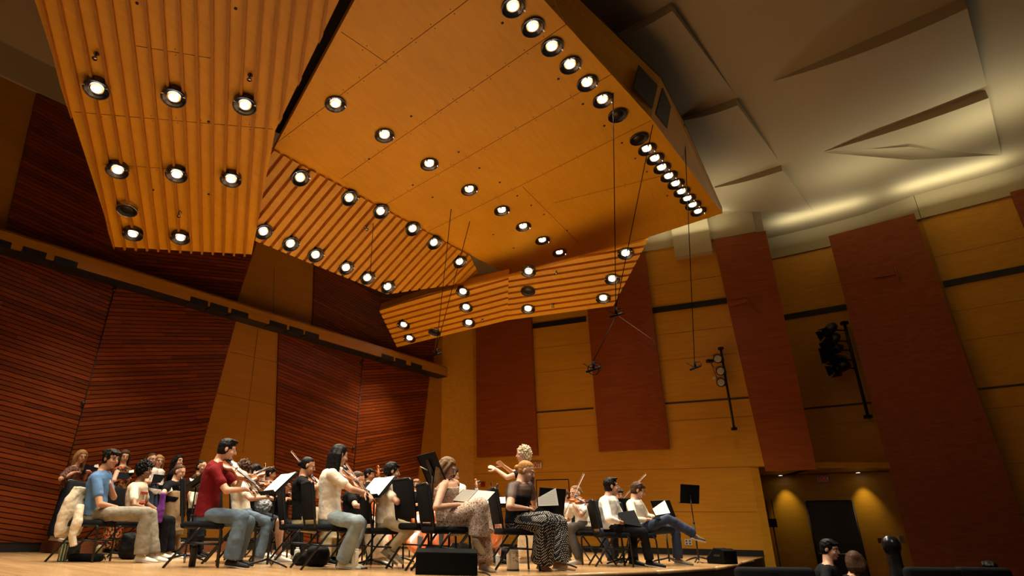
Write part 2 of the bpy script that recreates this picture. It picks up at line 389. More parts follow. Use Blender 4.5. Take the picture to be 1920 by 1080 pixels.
# floor boards: convex pieces of the platform outline
m = MB(); c0 = Vector((-1.5, 10, 0))
cx = [Vector((p.x, p.y, -.012)) for p in poly]
for i in range(len(cx)):
    pass
def boards(poly):
    strips(m, poly, Vector((0, 0, 1)), WN, .085, .0835, .012, (.86, 1.08), seg=1.4)
z_ = -.012
def V(p): return Vector((p.x, p.y, z_))
boards([V(x) for x in (fr[0], fr[1], fr[2], fr[3], back[2], back[3], back[4])][::1])
boards([V(x) for x in (fr[3], fr[4], fr[5], fr[6], fr[7], fr[8], fr[9], back[0], back[1], back[2])])
m.build('floorboards', M_floor, platform)
m = MB()
for a, b in zip(fr, fr[1:]):
    m.tube([a + Vector((0, 0, -.02)), b + Vector((0, 0, -.02))], .022, 8)
m.build('nosing', M_floor, platform)
m = MB(); m.box((3, 4, ZF - .1), (46, 42, .2)); struct(m.build('floor', M_house))

# ================================================================ suspended wooden canopy
FA = ray(1941, 1018).normalized(); SA = ray(-893, 1310).normalized()
F0 = onz(1221, 222, 6.9)
P2A = plane(F0, SA, FA)
S1 = hit(801, 435, P2A); F1 = onz(1355, 400, 6.9)
P2B = plane(F0, S1 - F0, F1 - F0)
A1 = hit(513, 280, P2A); A0 = hit(665, 0, P2A); A2 = hit(1020, 0, P2A)
B2_ = hit(954, 516, P2B); B1_ = hit(1215, 445, P2B)
def down(pl): return pl[1] if pl[1].z < 0 else -pl[1]
canopy_pl = {}
tex = M_canopy
def panel(name, pts, pl, th=.10, ribs=None, label='', fascia=None, base=None, rib=None):
    """pts on the underside, th upwards. ribs = (direction, pitch, width, depth)"""
    n = down(pl); o = MB(); o.slab(pts, -n, th)
    r = o.build(name, base or M_canopy)
    tag(r, label, 'ceiling panel', 'suspended wooden acoustic panels')
    if ribs:
        d, pitch, w, dp, off = ribs; s = MB(); strips(s, [p.copy() for p in pts], n, d, pitch, w, dp, (.92, 1.06), seg=None, off=off)
        s.build('batten', rib or M_canopy, r)['kind'] = 'stuff'
    return r
up = (A0 - A1).normalized(); off0 = A0 + up * 1.5; off2 = F0 + (A2 - F0).normalized() * 4.5
# smooth centre panels
pc = panel('ceiling_reflector', [A1, S1, F0, off2, off0], P2A, label='smooth flat veneer panel, largest of the suspended ceiling panels, in the centre')
tag(pc)
pd = panel('ceiling_reflector', [S1, B2_, B1_, F1, F0], P2B, label='smooth veneer panel with nine lamps along its far right edge, reaching to the pointed tip')
# panel joints and screw dots
def joints(parent, pl, ls, dots=True):
    s = MB(); t = MB()
    for a, b in ls:
        p, q = hit(*a, pl, .001), hit(*b, pl, .001); s.tube([p, q], .005, 4)
        L = (q - p).length; n = int(L / .32); side = down(pl).cross((q - p).normalized())
        for i in range(1, n):
            for sgn in (-1, 1): t.lathe([(.009, 0), (.009, .002)], p.lerp(q, i / n) + side * sgn * .045, Matrix.Identity(3), 6)
    s.build('panel_joint', plain('canopy joint', (.30, .11, .025), .7), parent); t.build('screw', M_black, parent)['kind'] = 'stuff'
joints(pc, P2A, [((887, -7), (513, 272)), ((1061, 46), (640, 335)), ((1147, 139), (717, 387)), ((985, -120), (1061, 46)), ((640, 60), (725, 118))])
joints(pd, P2B, [((1221, 226), (803, 434)), ((1240, 330), (1040, 380)), ((980, 350), (1085, 455))])
# ribbed panels
P3P = plane(A1, S1 - A1, onz(480, 450, 5.25) - A1)
c1, c2 = hit(478, 449, P3P), hit(724, 549, P3P); s2 = hit(954, 516, P3P)
s2 = hit(880, 478, P3P)
SAr = SA
p3 = panel('ceiling_reflector', [hit(500, 262, P3P), A1, S1, s2, hit(900, 520, P3P), hit(925, 560, P3P) if False else hit(880, 527, P3P), c2, c1], P3P, .09, (SA, .19, .125, .055, .0), 'panel of slanting battens left of centre, with twelve lamps in two rows', base=M_canopyShade)
kk0 = onz(952, 597, 5.2); kk1 = onz(954, 516, 5.72)
P4A = plane(kk0, kk1 - kk0, onz(745, 648, 5.0) - kk0)
h = lambda x, y, pl: hit(x, y, pl)
q2 = onz(1215, 446, 5.9); P4B = plane(kk0, kk1 - kk0, q2 - kk0)
p4 = panel('ceiling_reflector', [h(712, 580, P4A), h(745, 648, P4A), kk0, kk1, h(801, 551, P4A)], P4A, .2, (kk0 - onz(745, 648, 5.0), .19, .125, .055, 0), 'lowest ribbed panel with the bright end face, above the back of the orchestra', base=M_canopyShade)
q1 = hit(1150, 570, P4B); print('P4', kk0, kk1, q1, q2, hit(712, 580, P4A))
p5 = panel('ceiling_reflector', [kk0, q1, q2, kk1], P4B, .03, (q1 - kk0, .19, .125, .055, 0), 'ribbed panel hanging in front of the right wall, its right edge stepped', base=M_canopyShade)
# left ribbed panel
g0, g1 = onz(215, 463, 5.0), onz(472, 477, 5.12); g2 = onz(65, 0, 6.0)
P1P = plane(g0, g1 - g0, g2 - g0)
RD = ray(425, 1110).normalized()
e0 = hit(65, 0, P1P); e0 = g0 + (e0 - g0) * 1.55
rt = [hit(x, y, P1P) for x, y in ((516, 245), (636, 0))]; rt.append(rt[1] + (rt[1] - rt[0]) * .75)
p1 = panel('ceiling_reflector', [g0, g1, rt[0], rt[1], rt[2], e0], P1P, .10, (RD, .185, .034, .065, .04), 'left ribbed panel with thin lengthwise battens and eight lit lamps', rib=M_canopyShade)
joints(p1, P1P, [((140, 210), (512, 242)), ((195, 308), (340, 318)), ((255, 86), (400, 110))], False)
# stepped dark plenum between the left panel and the smooth panel
m = MB(); pb = [A1 + Vector((0, 0, .12)), A0 + Vector((0, 0, .12)), off0 + Vector((0, 0, .12))]
m.slab([A1 + Vector((-.5, 0, .55)), A1 + Vector((.1, 0, .3)), off0 + Vector((.1, 0, .3)), off0 + Vector((-1.4, 0, .55))], (0, 0, 1), .05)
m.build('baffle', M_black, pc)
# fascia along the front edge
T0 = onz(1238, 146, 7.55); T1 = onz(1283, 231, 7.55); TA = T0 + (onz(1087, 0, 7.62) - T0).normalized() * 4.5
m = MB(); fn = (off2 - F0).cross(T0 - F0).normalized()
if fn.dot(EYE - F0) < 0: fn = -fn
m.slab([F0, off2, TA, T0], -fn, .08)
fn2 = (F1 - F0).cross(T0 - F0).normalized()
if fn2.dot(EYE - F0) < 0: fn2 = -fn2
tipt = F1 + Vector((.02, .02, .12))
m.slab([F0, F1, tipt, T1, T0], -fn2, .08)
fas = m.build('fascia', M_canopy, pc)
def grille(px, pl, n):
    s = MB(); s.slab([hit(x, y, pl, .004) for x, y in px], n, .012); return s.build('speaker_grille', M_black, fas)
grille([(1197, 122), (1232, 160), (1222, 204), (1187, 163)], (F0, fn), fn)
grille([(1242, 165), (1257, 200), (1250, 240), (1229, 213)], (F0, fn2), fn2)
# box top of canopy keeps light from spilling upward
m = MB(); m.slab([off2 + Vector((0, 0, .7)), TA, T0, T1, tipt, B2_ + Vector((0, 0, .5)), A1 + Vector((0, 0, .5)), off0 + Vector((0, 0, .6))], (0, 0, 1), .05)
m.build('top_sheet', M_black, pc)

# ---------------------------------------------------------------- downlights
M_chrome = plain('polished reflector', (.55, .56, .58), .12, 1.0)
M_ring = plain('dark chrome ring', (.10, .10, .11), .18, .9)
M_bulb = plain('lamp glass', (1, 1, 1), .3, emit=(1.0, .96, .88), es=10)
M_off = plain('lamp glass off', (.02, .015, .01), .3)
def ring_parts(root, on=True, rim=False):
    m = MB(); m.lathe([(.150, -.066), (.142, 0), (.148, .03), (.160, .036), (.165, .03), (.160, 0), (.158, -.066)], n=24, cap=False); m.build('trim_ring', M_chrome if rim else M_ring, root)
    m = MB(); m.lathe([(.141, .028), (.12, .018), (.088, .008), (.085, .004), (.15, .002)], n=24, cap=False); m.build('reflector', M_ring if on else M_black, root)
    if not on: m = MB(); m.lathe([(.001, .003), (.150, .003), (.150, .010), (.001, .010)], n=24); m.build('dark_opening', M_off, root)
    if on:
        m = MB(); m.lathe([(.001, .012), (.04, .016), (.066, .012), (.066, .004), (.001, .004)], n=20); m.build('bulb', M_bulb, root)
        for a in (.6, 2.7): m2 = MB(); m2.box((.155 * math.cos(a), .155 * math.sin(a), .045), (.03, .014, .03)); m2.build('clip', M_chrome, root)
def proto(on, rim=False):
    r = empty('downlight', (0, 0, 0)); ring_parts(r, on, rim); return r
LSPOT = bpy.data.lights.new('downlight beam', 'SPOT')
LSPOT.energy = 270; LSPOT.color = (1, .885, .69); LSPOT.spot_size = math.radians(92); LSPOT.spot_blend = .9; LSPOT.shadow_soft_size = .09
lampsets = [
    ('lamps in the left ribbed panel', P1P, .066, [(181, 166), (326, 182), (459, 197), (220, 319), (331, 327), (433, 336), (249, 439), (338, 446)], 'lit round lamp in the left ribbed panel'),
    ('lamps along the front edge, near row', P2A, 0, [(962, 12), (999, 50), (1035, 87), (1069, 121), (1101, 155), (1130, 187)], 'lit lamp in the near row along the canopy front edge'),
    ('lamps across the smooth centre panel', P2A, 0, [(629, 194), (721, 253), (805, 307), (880, 355)], 'lit round lamp on the smooth centre panel'),
    ('lamps across the smooth tip panel', P2B, 0, [(941, 394), (981, 424), (1017, 450), (1049, 473)], 'lit round lamp on the smooth tip panel, far from its edge'),
    ('lamps along the front edge, far row', P2B, 0, [(1213, 279), (1228, 297), (1241, 314), (1254, 330), (1267, 344), (1278, 359), (1289, 372), (1299, 384), (1309, 396)], 'lit round lamp in the close row leading to the pointed tip'),
    ('lamps in the slanting batten panel, upper row', P3P, .055, [(563, 333), (655, 371), (714, 396), (774, 429), (814, 455), (862, 491)], 'lit lamp, upper row of the slanting batten panel'),
    ('lamps in the slanting batten panel, lower row', P3P, .055, [(494, 434), (545, 457), (592, 478), (649, 502), (689, 521), (727, 538)], 'lit lamp, lower row of the slanting batten panel'),
    ('lamps in the lowest ribbed panel', P4A, .055, [(868, 547), (874, 576), (879, 605), (757, 609), (768, 634)], 'lit round lamp in the lowest ribbed panel'),
    ('lamps in the right ribbed panel', P4B, .055, [(991, 509), (1173, 475), (1148, 523), (990, 579), (1131, 559)], 'lit round lamp in the ribbed panel before the right wall'),
]
ordn = ['nearest', 'second', 'third', 'fourth', 'fifth', 'sixth', 'seventh', 'eighth', 'ninth']
P_ON = proto(True); P_OFF = proto(False); P_RIM = proto(False, True)
_used = set()
def place_fix(pr, px, pl, off, label, group, on):
    o = pr if pr.name not in _used else copy_tree(pr); _used.add(pr.name) if o is pr else None
    n = down(pl); o.location = hit(*px, pl, off + .001); o.rotation_mode = 'QUATERNION'; o.rotation_quaternion = n.to_track_quat('Z', 'Y')
    tag(o, label, 'ceiling lamp', group)
    if on and px not in ((862, 491), (1049, 473), (1017, 450)):
        s = bpy.data.objects.new('beam', LSPOT); COL.objects.link(s); s.location = o.location + n * .06
        aim(s, n * .35 + Vector((0, 0, -1)))
    return o
labs = {
 0: ['first row from the top of the picture, left', 'first row from the top of the picture, middle', 'first row from the top of the picture, right', 'second row, left', 'second row, middle', 'second row, right', 'bottom row, left', 'bottom row, right'],
 7: ['above its middle, upper', 'in its middle', 'near its lower edge, middle', 'near its left end, upper', 'at its bottom left corner'],
 8: ['at its left top', 'at its top right corner', 'at its right edge, middle', 'at its left bottom', 'near its bottom right']}
for k, (grp, pl, off, pts, lab) in enumerate(lampsets):
    for i, px in enumerate(pts):
        if k in labs: l = lab + ', ' + labs[k][i]
        elif k in (5, 6): l = '%s, %s from the left' % (lab, ['first'] + ordn[1:][i - 1:i] if False else (['first'] + ordn[1:])[i])
        else: l = '%s, %s from the %s' % (lab, (['first'] + ordn[1:])[i], 'top')
        place_fix(P_ON, px, pl, off, l.replace(', first row from the top of the picture', ', top row'), grp, True)
place_fix(P_OFF, (1158, 215), P2A, 0, 'unlit black lamp hole at the end of the near front row', 'unlit openings', False)
place_fix(P_OFF, (1198, 259), P2B, 0, 'unlit black lamp hole starting the far front row', 'unlit openings', False)
place_fix(P_OFF, (990, 545), P4B, .055, 'unlit black lamp hole in the right ribbed panel', 'unlit openings', False)
place_fix(P_RIM, (238, 393), P1P, .066, 'unlit lamp with a bright rim in the left ribbed panel', 'unlit openings', False)
place_fix(P_RIM, (815, 622), P4A, .055, 'unlit lamp with a bright rim at the lower edge of the lowest ribbed panel', 'unlit openings', False)
# sprinkler heads
def sprinkler(px, pl, off, lab):
    n = down(pl); p = hit(*px, pl, off); r = empty('sprinkler', p, 0, lab, 'sprinkler', 'sprinkler heads under the canopy')
    m = MB(); R = n.to_track_quat('Z', 'Y').to_matrix(); m.lathe([(.035, 0), (.035, .012), (.012, .014), (.012, .06), (.002, .06)], p, R, 12); m.build('pipe', M_chrome, r)
    m = MB(); m.lathe([(.001, .1), (.032, .1), (.034, .106), (.001, .108)], p, R, 12)
    for a in (0, math.pi): m.tube([p + R @ Vector((.012 * math.cos(a), 0, .055)), p + R @ Vector((.022 * math.cos(a), 0, .08)), p + R @ Vector((.004 * math.cos(a), 0, .1))], .004, 5)
    m.build('deflector', M_chrome, r)
for px, pl, off, l in (((181, 100), P1P, 0, 'small sprinkler head above the top left lamp of the left ribbed panel'), ((469, 140), P1P, 0, 'small sprinkler head at the right edge of the left ribbed panel'), ((337, 397), P1P, 0, 'small sprinkler head near the bottom of the left ribbed panel'),
    ((685, 425), P3P, .035, 'small sprinkler head in the slanting batten panel'), ((1043, 507), P4B, .035, 'small sprinkler head high in the right ribbed panel'), ((905, 596), P4A, .035, 'small sprinkler head low in the lowest ribbed panel'), ((1037, 569), P4B, .035, 'small sprinkler head low in the right ribbed panel')):
    sprinkler(px, pl, off, l)
# cable holes in the smooth panels
for parent, pl, pts in ((pc, P2A, [(942, 43), (1047, 148), (1093, 195), (771, 218), (860, 285), (692, 298), (899, 315), (774, 347), (811, 370)]), (pd, P2B, [(937, 342), (970, 367), (996, 385), (1020, 402), (925, 440), (963, 465), (1063, 432), (1166, 268), (1191, 297), (1213, 322), (1251, 367), (1133, 236)]), (p1, P1P, [(442, 16), (257, 6), (267, 214), (391, 228), (287, 356), (391, 364)])):
    for x, y in pts:
        m = MB(); m.lathe([(.02, 0), (.02, .003), (.001, .003)], hit(x, y, pl, .001), down(pl).to_track_quat('Z', 'Y').to_matrix(), 10); m.build('cable_hole', M_black, parent)

# ---------------------------------------------------------------- ceiling clouds (relief of the plaster ceiling)
def cloud(name, c, dz, arc=None):
    """c: four pixel corners (near-left, far..), dz: drop below the ceiling at each corner; arc: extra belly drop"""
    P = [onz(x, y, ZC) for x, y in c]; N = 12; m = MB(); g = []
    for j in range(N + 1):
        row = []
        for i in range(N + 1):
            u, v = i / N, j / N
            p = P[0] * (1 - u) * (1 - v) + P[1] * u * (1 - v) + P[2] * u * v + P[3] * (1 - u) * v
            d = dz[0] * (1 - u) * (1 - v) + dz[1] * u * (1 - v) + dz[2] * u * v + dz[3] * (1 - u) * v
            d += (arc or 0) * (4 * u * (1 - u)) * (1 - v * .5)
            row.append(Vector((p.x, p.y, ZC - .004 - max(d, 0))))
        g.append(row)
    vs = [p for r in g for p in r]; fs = [(j * (N + 1) + i, j * (N + 1) + i + 1, (j + 1) * (N + 1) + i + 1, (j + 1) * (N + 1) + i) for j in range(N) for i in range(N)]
    m.add(vs, fs, smooth=True)
    ring = [g[0][i] for i in range(N)] + [g[j][N] for j in range(N)] + [g[N][i] for i in range(N, 0, -1)] + [g[j][0] for j in range(N, 0, -1)]
    top = [Vector((p.x, p.y, ZC + .02)) for p in ring]; k = len(ring)
    m.add(ring + top, [(i, (i + 1) % k, (i + 1) % k + k, i + k) for i in range(k)] + [tuple(range(k, 2 * k))])
    return struct(m.build(name, M_plaster))
cloud('trim_40', [(1130, 80), (1258, 5), (1375, 172), (1262, 225)], (.03, .17, .0, .0), .06)
cloud('trim_41', [(1270, 225), (1380, 184), (1458, 298), (1325, 345)], (.03, .17, .0, .0), .05)
cloud('trim_42', [(1340, 350), (1465, 310), (1525, 397), (1352, 385)], (.03, .14, .0, .16), .04)
cloud('trim_43', [(1450, 152), (1805, -4), (1850, 160), (1560, 268)], (.0, .22, .0, .0), .10)
cloud('trim_44', [(1545, 284), (1848, 170), (1878, 290), (1700, 262)], (.0, .17, .0, .18), .05)
cloud('trim_45', [(1545, 286), (1700, 266), (1878, 290), (1700, 284)], (.0, .0, .0, .22), .0)

# ================================================================ people
CROP = dict(A=(60, 800), B=(300, 800), C=(540, 800), D=(740, 800), E=(900, 800), F=(1100, 800))
KS = 3.857
def cpx(c, x, y): return (CROP[c][0] + x / KS, CROP[c][1] + y / KS)
def cY(c, x, y, Y): return onY(*cpx(c, x, y), Y)
_mc = {}
def cloth(name, col, **k):
    key = (name, col)
    if key not in _mc: _mc[key] = plain(name, col, k.pop('rough', .85), bump=k.pop('bump', .25), bscale=k.pop('bscale', 30), spec=.06, **k)
    return _mc[key]
SKIN = {'fair': (.56, .30, .19), 'tan': (.46, .235, .13), 'brown': (.24, .11, .055)}
def skin(k):
    key = ('skin', k)
    if key not in _mc:
        m = plain('skin ' + k, SKIN[k], .5, spec=.35, var=.06, vscale=25); m.node_tree.nodes['Principled BSDF'].inputs['Subsurface Weight'].default_value = .08
        m.node_tree.nodes['Principled BSDF'].inputs['Subsurface Radius'].default_value = (.02, .008, .004); _mc[key] = m
    return _mc[key]
HAIR = {'black': (.006, .0045, .004), 'brown': (.06, .028, .013), 'blonde': (.36, .20, .075), 'darkblonde': (.17, .088, .036), 'grey': (.52, .42, .27), 'auburn': (.42, .19, .055)}
def hairmat(k):
    key = ('hair', k)
    if key not in _mc: _mc[key] = wood('hair ' + k, tuple(c * .6 for c in HAIR[k]), tuple(c * 1.3 for c in HAIR[k]), (.2, .1, 1), rough=.55, scale=14, stretch=9, spec=.12)
    return _mc[key]
def pattern_mat(name, base, spots, scale, thr=.55, kind='noise'):
    m, nt, b = newmat(name); N = nt.nodes.new; L = nt.links.new
    tc = N('ShaderNodeTexCoord'); prev = None
    mp = N('ShaderNodeMapping'); mp.inputs['Rotation'].default_value = (.6, .4, .5); L(tc.outputs['Object'], mp.inputs[0])
    b.inputs['Specular IOR Level'].default_value = .15; b.inputs['Roughness'].default_value = .85
    col = None
    rgb = N('ShaderNodeRGB'); rgb.outputs[0].default_value = (*base, 1); col = rgb.outputs[0]
    for i, c in enumerate(spots):
        if kind == 'dots':
            v = N('ShaderNodeTexVoronoi'); v.inputs['Scale'].default_value = scale; v.inputs['Randomness'].default_value = 0.0
            L(mp.outputs[0], v.inputs['Vector']); f = v.outputs['Distance']; op = 'LESS_THAN'; t = thr
        else:
            v = N('ShaderNodeTexNoise'); v.inputs['Scale'].default_value = scale * (1 + .37 * i); v.inputs['Detail'].default_value = 2
            ad = N('ShaderNodeVectorMath'); ad.inputs[1].default_value = (i * 7.3, i * 3.1, i * 5.7); L(tc.outputs['Object'], ad.inputs[0]); L(ad.outputs[0], v.inputs['Vector']); f = v.outputs[0]; op = 'GREATER_THAN'; t = thr
        mt = N('ShaderNodeMath'); mt.operation = op; mt.inputs[1].default_value = t; L(f, mt.inputs[0])
        x = N('ShaderNodeMix'); x.data_type = 'RGBA'; L(mt.outputs[0], x.inputs[0]); L(col, x.inputs[6]); x.inputs[7].default_value = (*c, 1); col = x.outputs[2]
    L(col, b.inputs['Base Color']); return m
M_lip = plain('lips', (.42, .13, .10), .45); M_eye = plain('eye white', (.42, .38, .34), .4); M_iris = plain('iris', (.02, .012, .008), .2)
M_glass = plain('spectacle frame', (.02, .02, .022), .3)
TXC = bpy.data.textures.new('cloth folds', 'CLOUDS'); TXC.noise_scale = .12; TXC.noise_depth = 2
TXH = bpy.data.textures.new('hair curls', 'CLOUDS'); TXH.noise_scale = .022; TXH.noise_depth = 1
def remesh(o, vox, disp=0.0, tx=None, it=3, fac=.5):
    m = o.modifiers.new('r', 'REMESH'); m.mode = 'VOXEL'; m.voxel_size = vox; m.use_smooth_shade = True
    m = o.modifiers.new('s', 'SMOOTH'); m.iterations = it; m.factor = fac
    if disp:
        m = o.modifiers.new('d', 'DISPLACE'); m.texture = tx or TXC; m.texture_coords = 'LOCAL'; m.strength = disp; m.mid_level = .5
def ringpts(c, R, F_, a, b, n=20, sq=2.3):
    out = []
    for k in range(n):
        t = 2 * math.pi * k / n; x, y = math.cos(t), math.sin(t)
        x = math.copysign(abs(x) ** (2 / sq), x); y = math.copysign(abs(y) ** (2 / sq), y)
        out.append(c + R * a * x + F_ * b * y)
    return out
def hand(m, w, d, nrm, s, curl=.5, thumb=1, spread=.25):
    """palm and five fingers from the wrist w along d; nrm points out of the palm side; curl 0..1"""
    d = d.normalized(); nrm = (nrm - d * nrm.dot(d)).normalized(); sd = d.cross(nrm)
    m.cap(w - d * .02 * s, w + d * .02 * s, .023 * s, .026 * s, 10)
    k = w + d * .088 * s
    m.loft([ringpts(w + d * (.088 * t) * s, sd, nrm, (.027 + .015 * t) * s, (.018 - .004 * t) * s, 12) for t in (0, .35, .7, 1.03)])
    for i, (off, L) in enumerate(((-.031, .074), (-.0105, .083), (.0105, .078), (.031, .060))):
        p = k + sd * off * s; L = L * s; dd = (d + sd * off * spread * 10 * .6).normalized()
        for j, (fr, r0) in enumerate(((.45, .0095), (.3, .0085), (.25, .0075))):
            a = curl * (.55 + .75 * j) * (1 + .08 * i)
            v = (dd * math.cos(a) + nrm * math.sin(a)); q = p + v * L * fr; m.cap(p, q, r0 * s, (r0 - .001) * s, 8); p = q
    tb = w + d * .028 * s - sd * .03 * s * thumb
    v1 = (d * .75 - sd * .75 * thumb + nrm * .35).normalized(); t1 = tb + v1 * .042 * s
    v2 = (d * .95 - sd * .2 * thumb + nrm * (.2 + .5 * curl)).normalized(); t2 = t1 + v2 * .032 * s; t3 = t2 + v2 * .024 * s
    m.cap(tb, t1, .014 * s, .011 * s, 8); m.cap(t1, t2, .011 * s, .0095 * s, 8); m.cap(t2, t3, .0095 * s, .008 * s, 8)
def head_frame(face):
    f = Vector(face).normalized(); r = f.cross(Vector((0, 0, 1))).normalized(); u = r.cross(f); return f, r, u
def build_hair(root, c, f, r, u, s, style, col, fine):
    def P(a, b, d): return c + (f * a + r * b + u * d) * s
    R = Matrix((r, f, u)).transposed(); m = MB(); d = .004
    bb = style in ('bun', 'pony'); m.ell(P(-.034 if bb else -.022, 0, .032), ((.081 if bb else .086) * s, (.086 if bb else .094) * s, (.086 if bb else .092) * s), R)
    if style != 'crop': m.ell(P(-.005, 0, .060), ((.070 if bb else .074) * s, (.074 if bb else .082) * s, (.060 if bb else .066) * s), R)
    if style in ('short', 'fluffy', 'quiff', 'crop'):
        m.ell(P(-.04, 0, -.015), (.080 * s, .068 * s, .075 * s), R)
        if style in ('quiff', 'short', 'fluffy'):
            for b in (-.045, -.015, .015, .045): m.cap(P(.01, b, .095), P(.075, b * 1.1, .080 + (.022 if style == 'quiff' else -.005)), .026 * s, .014 * s, 8)
        if style == 'fluffy':
            for q in range(14):
                t = q * 2.4; m.cap(P(-.02 + .05 * math.cos(t), .06 * math.sin(t), .09), P(-.02 + .10 * math.cos(t), .098 * math.sin(t), .045 + .03 * math.sin(q)), .022 * s, .012 * s, 8)
        d = .008
    if style in ('curly', 'afro'):
        k = .016 if style == 'curly' else .022
        m.ell(P(-.03, 0, .04), ((.085 + k) * s, (.095 + k) * s, (.098 + k) * s), R); m.ell(P(-.05, 0, -.02), (.09 * s, .07 * s, .085 * s), R); d = .03
    if style in ('long', 'longback', 'bob'):
        L = dict(long=-.34, longback=-.42, bob=-.13)[style]
        for b in (-.075, -.05, -.02, .02, .05, .075):
            a0_ = -.03 if abs(b) > .06 else -.07
            q0, q1 = P(a0_, b * .8, .06), P(a0_ - .012, b * 1.12, -.02); bk = Vector((f.x, f.y, 0)).normalized() * -.03 * s; dn = Vector((0, 0, -1)) * s
            m.tube([q0, q1, q1 + dn * -L * .45 + bk * .6, q1.lerp(c + bk, .12) + dn * -L * .95 + bk], [.03 * s, .038 * s, .036 * s, .018 * s], 8)
        if style != 'longback':
            for b in (-1, 1): m.tube([P(.035, b * .055, .085), P(.03, b * .083, .02), P(.01, b * .088, -.05), P(.01, b * .088, -.05) + Vector((0, 0, L * .6 * s)) - f * .03 * s], [.018 * s, .02 * s, .022 * s, .012 * s], 8)
    if style in ('bun', 'pony'):
        m.ell(P(-.03, 0, .0), (.080 * s, .075 * s, .075 * s), R)
        if style == 'bun': m.ell(P(-.118, 0, -.005), (.040 * s, .034 * s, .038 * s), R)
        else: m.tube([P(-.09, 0, .04), P(-.14, 0, .03), P(-.16, 0, -.06), P(-.15, 0, -.2)], [.02 * s, .028 * s, .03 * s, .01 * s], 8)
    o = m.build('hair', hairmat(col), root); remesh(o, .007 if fine else .010, d * (2.2 if style in ('curly', 'afro') else 1.4), TXH, 2)
    return o
def build_face(root, c, f, r, u, s, hair, glasses):
    def P(a, b, d): return c + (f * a + r * b + u * d) * s
    R = Matrix((r, f, u)).transposed()
    e = MB(); ir = MB(); br = MB()
    for b in (-1, 1):
        e.ell(P(.0745, b * .031, .005), (.013 * s, .011 * s, .0060 * s), R, 10, 6); ir.ell(P(.0835, b * .031, .004), (.0060 * s, .0035 * s, .0055 * s), R, 8, 5)
        br.tube([P(.090, b * .014, .026), P(.0905, b * .030, .031), P(.080, b * .048, .026)], [.0035 * s, .004 * s, .002 * s], 6)
    e.build('eyes', M_eye, root); ir.build('irises', M_iris, root); br.build('eyebrows', hairmat(hair), root)
    l = MB(); l.tube([P(.082, -.022, -.060), P(.0935, -.008, -.057), P(.0935, .008, -.057), P(.082, .022, -.060)], [.002 * s, .0045 * s, .0045 * s, .002 * s], 6)
    l.tube([P(.081, -.020, -.062), P(.092, 0, -.066), P(.081, .020, -.062)], [.002 * s, .0055 * s, .002 * s], 6); l.build('lips', M_lip, root)
    if glasses:
        g = MB()
        for b in (-1, 1):
            g.tube([P(.098 + .0 * t, b * .031 + .021 * math.cos(t * math.pi / 6), .004 + .017 * math.sin(t * math.pi / 6)) for t in range(13)], .0018 * s, 5, cap=False)
            g.tube([P(.096, b * .052, .008), P(.01, b * .082, .008)], .0018 * s, 5)
        g.tube([P(.1, -.010, .008), P(.1, .010, .008)], .0018 * s, 5); g.build('spectacles', M_glass, root)
